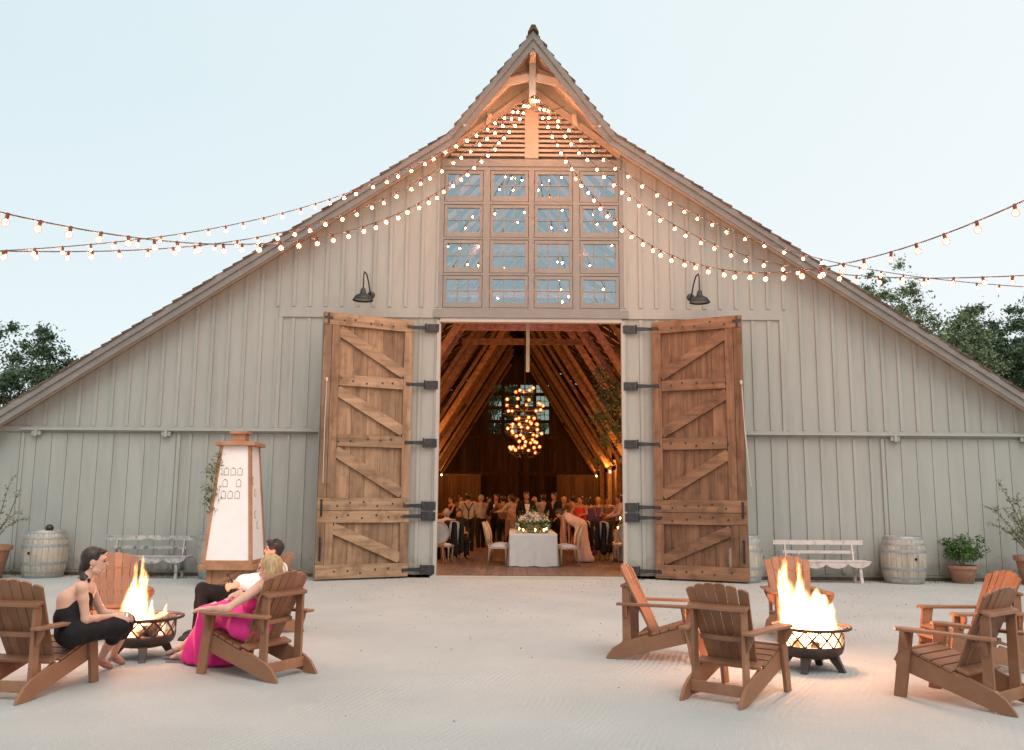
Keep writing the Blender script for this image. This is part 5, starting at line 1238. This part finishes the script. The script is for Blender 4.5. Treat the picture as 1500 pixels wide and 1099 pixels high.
    if braces:
        q = MB()
        for a, b in ((T((-.13,-.12,1.46)), T((0,-.155,1.22))), (T((.13,-.12,1.46)), T((0,-.155,1.22))), (T((0,-.155,1.22)), T((0,-.150,1.0)))): q.beam(tuple(a), tuple(b), .03, .012, tuple(Rz@V3((0,1,0))))
        q.build('braces', M['black_cloth'], o)
    if tie:
        q = MB(); q.prism([(-.075,1.42),(.075,1.42),(.03,1.14),(-.03,1.14)], .125, .155, 'y'); q.v = [tuple(T(v)) for v in q.v]; q.build('shirt_front', M['white_cloth'], o)
        q = MB(); q.prism([(-.06,1.44),(0,1.425),(.06,1.44),(.06,1.40),(0,1.415),(-.06,1.40)], .16, .175, 'y'); q.v = [tuple(T(v)) for v in q.v]; q.build('bow_tie', M['black_cloth'], o)
    return o
def fx(px, Y): return at(px, 735, Y)[0]
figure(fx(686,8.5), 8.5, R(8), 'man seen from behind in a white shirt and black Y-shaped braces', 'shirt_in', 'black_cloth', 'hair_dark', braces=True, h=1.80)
figure(fx(771,7.6), 7.6, R(190), 'man in a black tuxedo and bow tie facing the door behind the flowers', 'black_cloth', 'black_cloth', 'hair_dark', tie=True, jacket=True, h=1.84)
figure(fx(851,4.1), 4.1, R(62), 'bridesmaid in a long pale pink dress bending over the long table', 'blush_cloth', 'blush_cloth', 'hair_dark', 'woman', lean=R(62), h=1.74)
figure(fx(850,6.9), 6.9, R(160), 'woman in a red dress standing behind the bending bridesmaid', 'red_cloth', 'red_cloth', 'hair_dark', 'woman', arm=.6, h=1.72)
figure(fx(862,7.4), 7.4, R(10), 'dark-haired guest with her back turned, right of the woman in red', 'violet_cloth', 'violet_cloth', 'hair_dark', 'woman', h=1.70)
figure(fx(796,9.0), 9.0, R(20), 'man in a white shirt standing right of the tuxedo man', 'shirt_in', 'black_cloth', 'hair_dark', arm=.4, h=1.78)
figure(fx(812,8.2), 8.2, R(150), 'dark-suited man between the white shirt and the bridesmaid', 'black_cloth', 'black_cloth', 'hair_dark', jacket=True, h=1.83)
figure(fx(890,8.6), 8.6, R(190), 'woman in a long tan dress near the right partition', 'tan_cloth', 'tan_cloth', 'hair_dark', 'woman', arm=.5, h=1.72)
figure(fx(908,8.0), 8.0, R(100), 'guest in a pale shirt at the right door jamb', 'blush_cloth', 'black_cloth', 'hair_dark', arm=.3, h=1.76)
figure(fx(705,10.5), 10.5, R(40), 'dancing man in a pale shirt right of the one with braces', 'shirt_in', 'black_cloth', 'hair_grey', arm=.5, h=1.75)
figure(fx(716,12.0), 12.0, R(200), 'dancing woman in a brown dress behind the left chairs', 'tan_cloth', 'tan_cloth', 'hair_dark', 'woman', arm=.8, h=1.68)
figure(fx(727,11.2), 11.2, R(170), 'dark-suited dancer with a white collar left of the brown dress pair', 'black_cloth', 'black_cloth', 'hair_dark', tie=True, jacket=True, h=1.80)
figure(fx(737,10.2), 10.2, R(10), 'dancer in a dull grey-brown shirt seen from behind, mid-left', 'tan_cloth', 'black_cloth', 'hair_dark', arm=.7, h=1.74)
figure(fx(749,9.4), 9.4, R(60), 'man in a bright white shirt dancing just left of the tuxedo man', 'shirt_in', 'black_cloth', 'hair_dark', arm=.6, h=1.76)
figure(fx(757,12.5), 12.5, R(200), 'woman in a dark violet dress far behind the flowers', 'violet_cloth', 'violet_cloth', 'hair_dark', 'woman', arm=.5, h=1.70)
figure(fx(783,12.2), 12.2, R(140), 'woman in a red-brown dress far behind the tuxedo man', 'tan_cloth', 'tan_cloth', 'hair_blond', 'woman', arm=.4, h=1.70)
figure(fx(826,10.6), 10.6, R(190), 'woman in a blush dress dancing behind the bridesmaid', 'blush_cloth', 'blush_cloth', 'hair_blond', 'woman', arm=.7, h=1.71)
figure(fx(838,9.6), 9.6, R(30), 'man in a tan jacket dancing left of the woman in red', 'tan_cloth', 'black_cloth', 'hair_dark', arm=.6, jacket=True, h=1.77)
figure(fx(876,11.0), 11.0, R(170), 'woman in a violet dress far back by the lit partition', 'violet_cloth', 'violet_cloth', 'hair_blond', 'woman', arm=.5, h=1.70)
figure(fx(662,11.5), 11.5, R(120), 'woman in a dark dress far back at the left door jamb', 'black_cloth', 'black_cloth', 'hair_dark', 'woman', arm=.4, h=1.70)
figure(fx(674,13.0), 13.0, R(200), 'man in a tan jacket far back behind the man with braces', 'tan_cloth', 'black_cloth', 'hair_dark', jacket=True, h=1.75)

def seated(x, y, yaw, label, top, bottom, hair, kind='man'):
    Rz = np.array([[math.cos(yaw),-math.sin(yaw),0],[math.sin(yaw),math.cos(yaw),0],[0,0,1]])
    T = lambda p: Rz@V3(p)
    hd = T((0,.04,1.22)); hp, fr = head_prims(hd, T((0,1,-.1)), (0,0,1))
    shl, shr = T((-.19,0,1.0)), T((.19,0,1.0)); ea, eb = T((-.27,.08,.74)), T((.27,.08,.74)); ha, hb = T((-.12,.32,.70)), T((.12,.32,.70))
    hl, hr, kl, kr, al, ar = T((-.1,0,.5)), T((.1,0,.5)), T((-.12,.44,.5)), T((.12,.44,.5)), T((-.12,.42,.08)), T((.14,.46,.08))
    body = hp+[cone(T((0,0,1.05)), hd-V3((0,0,.05)), .05), cone(shl,shr,.05), cone(T((0,0,.97)), T((0,-.02,.5)), .12, .12)]
    for a,b,c,d in ((shl,ea,.045,.036),(ea,ha,.036,.026),(shr,eb,.045,.036),(eb,hb,.036,.026),(hl,kl,.085,.06),(hr,kr,.085,.06),(kl,al,.055,.035),(kr,ar,.055,.035),(al,al+T((0,.14,-.04)),.04,.03),(ar,ar+T((0,.14,-.04)),.04,.03)): body.append(cone(a,b,c,d))
    for hnd in (ha,hb): body += [cone(hnd+T((dx,0,0)), hnd+T((dx*1.3,.13,-.02)), .012) for dx in (-.028,-.01,.01,.028)]+[cone(hnd, hnd+T((.05 if hnd is ha else -.05,.05,0)), .012)]
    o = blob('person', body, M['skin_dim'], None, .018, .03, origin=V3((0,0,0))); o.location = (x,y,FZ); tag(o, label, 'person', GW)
    ax = np.stack(fr); f_, u_ = fr[1], fr[2]
    blob('hair', [ell(hd+u_*.035-f_*.02, (.088,.106,.096), ax), ell(hd-f_*.05-u_*.02, (.08,.06,.08), ax)], M[hair], o, .018, .03, cuts=[(hd+f_*.06, f_*.85-u_*.6)])
    blob('shirt' if kind == 'man' else 'dress', [cone(shl,shr,.072), cone(T((0,0,.98)), T((0,-.02,.72)), .15, .145), cone(T((0,0,.72)), T((0,-.02,.5)), .145, .155), cone(shl,ea,.068,.055), cone(ea,ea+(ha-ea)*.8,.054,.042), cone(shr,eb,.068,.055), cone(eb,eb+(hb-eb)*.8,.054,.042)], M[top], o, .02, .03)
    blob('trousers' if kind == 'man' else 'skirt', [cone(hl,kl,.11,.085), cone(hr,kr,.11,.085), cone(kl,al,.08,.07), cone(kr,ar,.08,.07), cone(hl,hr,.12)], M[bottom], o, .02, .03)
    return o
seated(fx(655,4.4), 4.4, R(15), 'grey-haired man in a white shirt seated with his back to the door', 'shirt_in', 'black_cloth', 'hair_grey')
seated(fx(672,5.6), 5.6, R(200), 'woman in a dark dress seated facing the door beside the grey-haired man', 'black_cloth', 'black_cloth', 'hair_dark', 'woman')
seated(fx(762,9.0)-.3, 6.6, R(-90), 'bald guest seated at the long table just behind the flowers', 'tan_cloth', 'black_cloth', 'skin_dim')

# ---- dining chairs with oval backs
def make_dining():
    t = empty('dining_chair'); w_ = M['chairwood']      # faces local +Y
    q = MB(); q.prism([(-.24,-.21),(.24,-.21),(.26,.20),(.2,.25),(-.2,.25),(-.26,.20)], .405, .45, 'z'); q.build('seat_frame', w_, t, bevel=.01)
    q = MB(); q.ball((0,.01,.46), (.235,.215,.045), 20, 8); q.build('seat_cushion', M['linen'], t, smooth=True)
    for sx in (-1,1):
        for sy in (-1,1):
            q = MB(); q.tube([(sx*.215,sy*.195,.405),(sx*.215,sy*.2,.36),(sx*.215,sy*.205-(.03 if sy<0 else 0),.0)], [.026,.022,.013], 8); q.build('leg', w_, t, smooth=True)
    q = MB(); n = 28; pts = []
    for i in range(n+1): a = 2*PI*i/n; x = .225*math.sin(a); z = .76-.265*math.cos(a); y = -.20-.13*((z-.45)/.6)-.05*(1-(x/.225)**2); pts.append((x,y,z))
    q.tube(pts, .021, 8, cap=False); q.tube([(-.1,-.21,.40),(-.09,-.235,.52)], .018, 6); q.tube([(.1,-.21,.40),(.09,-.235,.52)], .018, 6); q.build('back_frame', w_, t, smooth=True)
    q = MB(); c = (0, -.20-.13*(.31/.6)-.05, .76)
    v = [c]+[(p[0]*.93, p[1]*1.0+.002, .76+(p[2]-.76)*.93) for p in pts[:-1]]; q.add(v, [(0,1+i,1+(i+1)%n) for i in range(n)]); v2 = [(a,b-.012,c_) for a,b,c_ in v]; q.add(v2, [(0,1+(i+1)%n,1+i) for i in range(n)]); q.build('back_cushion', M['linen'], t, smooth=True)
    return t
def coat(loc, yaw, label):
    o = blob('draped_coat', [cone((-.2,-.30,1.0),(.2,-.30,1.0),.05), cone((-.2,-.34,.98),(-.18,-.40,.35),.06,.08), cone((.2,-.34,.98),(.18,-.38,.30),.06,.07), cone((0,-.34,.98),(0,-.40,.25),.07,.09), cone((-.18,-.22,.98),(-.16,-.16,.7),.035)], M['black_cloth'], None, .02, .06, wobble=.012, origin=V3((0,0,0)))
    o.location = loc; o.rotation_euler = (0,0,yaw); tag(o, label, 'coat')
dc = make_dining(); first = True
def dining(x, y, yaw, label):
    global first
    o = dc if first else copy_tree(dc); first = False
    o.location = (x,y,FZ); o.rotation_euler = (0,0,yaw); tag(o, label, 'chair', 'oval-backed dining chairs'); return o
TX = .13
dining(TX-.86, 2.75, R(-90), 'oval-backed dining chair nearest the door on the left of the long table')
dining(TX-.84, 3.40, R(-90), 'second oval-backed dining chair on the left side of the long table')
dining(TX-.80, 4.05, R(-90), 'third oval-backed dining chair on the left side of the long table')
dining(TX+.88, 2.75, R(90), 'oval-backed dining chair nearest the door on the right of the long table')
dining(TX+.84, 3.50, R(90), 'oval-backed dining chair behind the nearest one on the right, beside the bridesmaid')
dining(fx(649,3.4), 3.4, R(-10), 'oval-backed dining chair cut by the left door jamb')
dining(fx(662,4.2), 4.15, R(15), 'oval-backed dining chair under the grey-haired man, black jacket over its back')
dining(fx(673,5.4), 5.75, R(200), 'oval-backed dining chair under the seated woman in the dark dress')
dining(fx(892,4.9), 4.9, R(-30), 'oval-backed dining chair with a black coat, left of the right-hand table')
dining(fx(912,4.4), 4.3, R(10), 'oval-backed dining chair draped in pink cloth at the right door jamb')
dining(fx(876,5.4), 5.4, R(-60), 'oval-backed dining chair hidden under a black coat behind the bridesmaid')
coat((fx(662,4.2),4.15,FZ), R(15), 'black jacket hung over the chair of the grey-haired man')
coat((fx(892,4.9),4.9,FZ), R(-30), 'black coat over the chair left of the right-hand table')
coat((fx(876,5.4),5.4,FZ), R(-60), 'long black coat covering the chair behind the bridesmaid')

# ---- tables with cloths
def cloth_table(x, y0, y1, hw, label, clab, h=.78):
    t = empty('dining_table', (x,(y0+y1)/2,FZ), 0, label, 'table'); L_ = (y1-y0)/2
    q = MB(); q.box(-hw+.02,hw-.02,-L_+.02,L_-.02,h-.04,h-.008); q.build('tabletop', M['int_wood'], t)
    for sx in (-1,1):
        for sy in (-1,1): q = MB(); q.box(sx*(hw-.1)-.03,sx*(hw-.1)+.03,sy*(L_-.1)-.03,sy*(L_-.1)+.03,0,h-.041); q.build('leg', M['int_wood'], t)
    # cloth: rounded rectangle loop falling in folds
    n = 260; rings = 14; v = []; per = 4*(hw+L_)
    def P(s_, off):
        s_ = s_ % per; a = [( -hw,-L_, 1,0, 2*hw),(hw,-L_,0,1,2*L_),(hw,L_,-1,0,2*hw),(-hw,L_,0,-1,2*L_)]
        for (px,py,dx,dy,ln) in a:
            if s_ <= ln: return (px+dx*s_+dy*off, py+dy*s_-dx*off, s_/ln)
            s_ -= ln
        return (-hw,-L_,0)
    for j in range(rings+1):
        u = j/rings
        for i in range(n):
            s_ = per*i/n; ux = P(s_,0)[2]; fold = (math.sin(s_*17+2*math.sin(s_*3))*.5+.5*math.sin(s_*29+1))*.034*u+.012*u
            corner = 0
            p = P(s_, fold+.02*u); v.append((p[0], p[1], h-u*(h-.012)+ (.0 if j < rings else .006*math.sin(s_*13))))
    fs = []
    for j in range(rings):
        for i in range(n): i2 = (i+1) % n; fs.append((j*n+i,j*n+i2,(j+1)*n+i2,(j+1)*n+i))
    fs.append(tuple(range(n))); q = MB(); q.add(v, fs); o = q.build('tablecloth', M['linen'], smooth=False, loc=(x,(y0+y1)/2,FZ)); tag(o, clab, 'tablecloth')
    for p_ in o.data.polygons: p_.use_smooth = len(p_.vertices) < 5
cloth_table(TX, 2.42, 6.9, .575, 'long dining table hidden under the white cloth in the doorway', 'white linen cloth draped to the floor over the long table')
cloth_table(fx(918,5.0)+.35, 4.6, 6.2, .55, 'small dining table at the right door jamb', 'pinkish cloth on the table at the right door jamb')
cloth_table(fx(640,5.0)-.6, 4.6, 6.0, .6, 'small dining table at the left door jamb', 'white cloth on the table at the left door jamb')
TH = FZ+.785
rn = random.Random(3)
def bouquet(x, y, z, r, label, n=34):
    t = empty('flower_centrepiece', (x,y,z), 0, label, 'flowers'); q = MB(); q.lathe([(0,0),(r*.35,0),(r*.45,r*.5),(r*.4,r*.52)], 16); q.build('bowl', M['chairwood'], t, smooth=True)
    l = MB(); pts = []
    for _ in range(int(900*r/.3)): a = rn.uniform(0,6.28); rr = r*rn.uniform(.2,1.15); pts.append((math.cos(a)*rr, math.sin(a)*rr*.9, r*.55+rn.gauss(0,.3)*r+.35*r*(1-rr/r))); 
    leafcloud(l, pts, .035, .4, rn); l.build('foliage', M['leaf'], t, fixn=False)
    f = MB()
    for _ in range(n):
        a = rn.uniform(0,6.28); rr = r*rn.uniform(.1,.95); c = (math.cos(a)*rr, math.sin(a)*rr*.9, r*.75+rn.uniform(-.2,.55)*r*(1.2-rr/r))
        s_ = rn.uniform(.03,.06)
        for k in range(7): b = rn.uniform(0,6.28); e = rn.uniform(-.5,1); d = Vector((math.cos(b)*math.cos(e),math.sin(b)*math.cos(e),math.sin(e))); u = d.orthogonal().normalized(); w2_ = d.cross(u); p = Vector(c)+d*s_*.5; f.add([p-u*s_*.6,p-w2_*s_*.6+d*.01,p+u*s_*.6,p+w2_*s_*.6+d*.01], [(0,1,2,3)])
    f.build('blossom', M['petal'], t, fixn=False)['kind'] = 'stuff'
bouquet(TX+.02, 2.95, TH, .40, 'large white and green flower centrepiece on the near end of the long table', 150)
bouquet(TX+.0, 4.3, TH, .24, 'second flower arrangement halfway down the long table')
bouquet(fx(908,5.2)+.1, 5.1, TH, .18, 'small flower arrangement on the table at the right jamb', 20)
def candle(x, y, z, label, h=.07):
    t = empty('candle', (x,y,z), 0, label, 'candle', 'candles on the tables'); q = MB(); q.lathe([(0,0),(.03,0),(.035,.08),(.032,.08),(.028,.01),(0,.01)], 12); q.build('holder', M['tumbler'], t, smooth=True)
    q = MB(); q.lathe([(0,.01),(.022,.01),(.022,h-.02),(0,h-.02)], 10); q.build('wax', M['linen'], t); q = MB(); q.ball((0,0,h+.01), (.016,.016,.03), 8, 6); q.build('flame', M['candle'], t)
for i, (dx, y, lb) in enumerate(((-.24,2.62,'left of the big flowers'),(.26,2.6,'right of the big flowers'),(.05,2.55,'at the front edge before the big flowers'),(-.33,3.4,'behind the big flowers on the left side'),(.35,3.5,'behind the big flowers on the right side'),(-.1,3.8,'between the two flower arrangements'),(.2,4.9,'at the far end of the long table'))):
    candle(TX+dx, y, TH, 'lit candle on the long table, '+lb)
candle(fx(901,5.0)+.05, 4.85, TH, 'lit candle in a glass on the table at the right jamb')
candle(fx(909,5.2), 5.3, TH+.0, 'tall lit candle among the small flowers at the right jamb', .32)
GL = 'wine glasses on the long table'
gq = MB(); gq.lathe([(.03,0),(.004,.006),(.004,.09),(.03,.12),(.036,.17),(.03,.21),(.028,.21),(.033,.17),(.026,.125),(.0,.1)], 14)
g0 = None
for i in range(8):
    for s in (-1,1):
        loc = (TX+s*(.36+.05*(i%2)), 2.65+.42*i, TH)
        if g0 is None: g0 = gq.build('wine_glass', M['tumbler'], smooth=True, loc=loc); o = g0
        else: o = g0.copy(); COL.objects.link(o); o.location = loc
        tag(o, 'clear wine glass in the '+('left' if s < 0 else 'right')+' row on the long white table', 'glass', GL+(' left row' if s < 0 else ' right row'))
# ---- chandelier
CHY = 8.0
t = empty('chandelier', (fx(768,CHY), CHY, 0), 0, 'tiered candle chandelier glowing orange in the middle of the doorway', 'chandelier')
cz = lambda py: at(768, py, CHY)[2]
q = MB(); q.tube([(0,0,cz(664)),(0,0,8.6)], .02, 8); q.build('stem', M['brass'], t)
q = MB(); bulbs = []; ax_ = MB()
for (py, px_r, n_, ph) in ((572,14,5,.3),(592,27,9,.0),(603,30,4,.7),(613,14,5,.2),(622,20,8,.4),(634,25,8,.1),(642,14,6,.5),(653,18,8,.2),(660,22,9,.6)):
    r_ = px_r/1270*(CHY+CAMD); z = cz(py)
    q.tube([(r_*math.cos(2*PI*i/24), r_*math.sin(2*PI*i/24), z-.07) for i in range(25)], .012, 5, cap=False)
    for i in range(n_):
        a = 2*PI*i/n_+ph+rn.uniform(-.15,.15); x, y = r_*math.cos(a), r_*math.sin(a); zz = z+rn.uniform(-.10,.10)
        q.tube([(0,0,z-.22),(x*.6,y*.6,z-.20),(x,y,z-.07),(x,y,zz-.02)], .008, 5); bulbs.append((x,y,zz))
q.build('arm', M['brass'], t)['kind'] = 'stuff'
cb = MB(); v, f = ico(.034, 1, (0,0,.03)); cb.add(v, f); cb.mi = 1; v, f = ico(.06, 2, (0,0,.03)); cb.add(v, f); cbo = cb.build('bulb', [M['core_dim'], M['halo_red']], smooth=True); COL.objects.unlink(cbo)
for p in bulbs: o = cbo.copy(); COL.objects.link(o); o.parent = t; o.location = p
# hanging greenery at the upper right of the nave
t = empty('hanging_greenery', (fx(895,7.0), 7.0, 4.7), 0, 'big dark hanging bundle of leafy branches at the upper right inside the doorway', 'greenery')
l = MB(); pts = []
for _ in range(60):
    c = Vector((rn.gauss(.05,.24), rn.gauss(0,.3), rn.gauss(-.35,.6)))
    for _ in range(34): pts.append(tuple(c+Vector((rn.gauss(0,.09),rn.gauss(0,.09),rn.gauss(0,.09)))))
leafcloud(l, pts, .055, .45, rn); l.build('foliage', M['leaf_dark'], t, fixn=False); q = MB(); q.tube([(0,0,2.5),(0,0,.6),(.05,0,-.8)], .015, 5); q.build('cord', M['cord'], t)
# ---- wall lanterns with their light, uplighting the struts
WARM = (1,.40,.10)
for s in (-1,1):
    for k, y in enumerate((3.6, 9.0, 15.0, 21.5, 28.0)):
        z = 3.0
        t = empty('wall_lantern', (s*(PX-.30), y, z), 0, 'small orange wall lantern on the %s nave post, number of posts inward %d' % ('left' if s < 0 else 'right', k+1), 'lantern', 'wall lanterns in the nave')
        t['label'] = ['first', 'second', 'third', 'fourth', 'farthest'][k]+' small orange lantern from the door on the '+('left' if s < 0 else 'right')+' nave posts'
        q = MB(); q.lathe([(.05,-.12),(.06,-.11),(.0,-.10)], 10); q.lathe([(.07,.10),(.0,.16)], 10)
        for a in range(4): q.tube([(.05*math.cos(a*PI/2),.05*math.sin(a*PI/2),-.11),(.055*math.cos(a*PI/2),.055*math.sin(a*PI/2),.11)], .006, 4)
        q.build('cage', M['iron'], t); q = MB(); q.ball((0,0,-.01), (.03,.03,.05), 8, 6); q.build('flame', M['candle'], t)
        lamp('lantern_light', (s*(PX-.62), y, z+.15), (270,190,170,150,30)[k], WARM, .12)
lamp('chandelier_light', (fx(768,CHY), CHY, cz(620)), 60, WARM, .5)
lamp('table_candle_light', (TX, 3.3, 1.5), 22, (1,.45,.16), .25)
lamp('violet_party_light', (.3, 5.2, 6.2), 40, (.45,.25,1), .2)
# ---- small light string in the peak behind the front windows
t = empty('string_light', (0,2.0,0), 0, 'small warm bulb string looped inside behind the gable windows', 'string lights')
pts = []
for i in range(60): u = i/59; pts.append((-1.6+3.2*u, .7*math.sin(u*9), 8.0+1.15*math.cos(u*11+.6)+.35*math.sin(u*23)))
q = MB(); q.tube(pts, .006, 5, cap=False); q.build('cord', M['cord'], t)
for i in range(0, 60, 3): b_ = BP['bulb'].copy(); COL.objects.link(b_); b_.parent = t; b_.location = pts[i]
# ------------------------------------------------------------------ trees
def tree(loc, h, cr, mat, label, seed, nclump=150, per=110, leaf=.16, trunk_h=.35, sparse=1.):
    rn = np.random.RandomState(seed); pr = random.Random(seed); t = empty('oak_tree', loc, 0, label, 'tree', 'trees behind the barn')
    q = MB(); q.tube([(0,0,0),(.1,.05,h*.2),(-.1,.1,h*trunk_h),(.15,0,h*.6)], [.38,.30,.24,.12], 10); q.build('trunk', M['bark'], t)
    nclump = int(nclump*1.5); leaf *= .85; rx, ry, rz_ = cr; cz_ = h-rz_*1.02; C = []
    while len(C) < nclump:
        d = rn.normal(size=3); d /= np.linalg.norm(d); rr = rn.uniform(.35,1.0)**.5
        wob = 1+.20*math.sin(3*math.atan2(d[1],d[0])+seed)+.16*math.sin(5*d[2]*2+seed*2+4*d[0])
        p = d*rr*wob*np.array([rx,ry,rz_])
        if p[2]+cz_ < h*.16: continue
        C.append(p+np.array([0,0,cz_]))
    q = MB()
    for c in C[:70]:
        m_ = c*.45+np.array([0,0,h*trunk_h*.6]); q.tube([(0,0,h*trunk_h*.8),tuple(m_),tuple(c)], [.10,.05,.012], 5)
    q.build('limb', M['bark'], t)['kind'] = 'stuff'
    V = []; tone = []
    for c in C:
        r = rn.uniform(.3,.8)*sparse; k = int(per*rn.uniform(.7,1.3)*1.5); d = rn.normal(size=(k,3)); d /= np.linalg.norm(d,axis=1)[:,None]
        pos = c+d*(r*np.abs(rn.normal(0,.62,size=(k,1))))*np.array([1,1,.72]); u = rn.normal(size=(k,3)); u /= np.linalg.norm(u,axis=1)[:,None]
        w_ = np.cross(u, rn.normal(size=(k,3))); w_ /= np.linalg.norm(w_,axis=1)[:,None]; s_ = leaf*rn.uniform(.5,1.2,size=(k,1))
        V.append(np.stack([pos-u*s_, pos+w_*s_*.45, pos+u*s_, pos-w_*s_*.45], 1).reshape(-1,3)); tone += [float(np.clip(rn.normal(.5,.16),0,1))]*k
    V = np.concatenate(V); n = len(V)//4; q = MB(); q.v = V.tolist(); q.f = [(4*i,4*i+1,4*i+2,4*i+3) for i in range(n)]; q.t = tone; q.m = [0]*n
    q.build('crown', mat, t, fixn=False)
tree((-22.4,18,0), 8.7, (4.5,3.6,4.4), M['leaf_dark'], 'dark green oak rising behind the left roof slope', 11, 260, 150, .11)
tree((16.0,21,0), 12.0, (3.4,3.0,4.8), M['leaf_olive'], 'feathery olive-green tree just behind the right roof slope', 12, 190, 130, .10, sparse=1.0)
tree((20.6,24,0), 11.4, (3.4,3.6,4.8), M['leaf_olive'], 'lighter green tree right of the feathery one behind the right roof slope', 13, 210, 140, .11)
tree((18.6,23,0), 11.0, (2.8,3.0,4.6), M['leaf_olive'], 'small olive-green tree filling the gap between the feathery and lighter trees', 19, 190, 130, .11)
tree((25.4,30,0), 12.4, (3.6,3.8,5.2), M['leaf_dark'], 'dark tree in the dip of the tree line on the right', 14, 220, 150, .14)
tree((28.6,27,0), 12.4, (4.4,4.2,5.4), M['leaf_dark'], 'broad dark oak at the right edge of the picture', 15, 280, 160, .13)
tree((34.3,30,0), 15.2, (4.2,4.2,6.0), M['leaf_dark'], 'tallest dark oak, cut off by the right edge', 16, 260, 150, .14)
tree((-2.5,50,0), 13, (5,4,6), M['leaf_olive'], 'tree seen only through the far window panes at the back of the barn', 17, 90, 80, .3)
SC.view_layers[0].update() if hasattr(SC.view_layers[0], 'update') else None
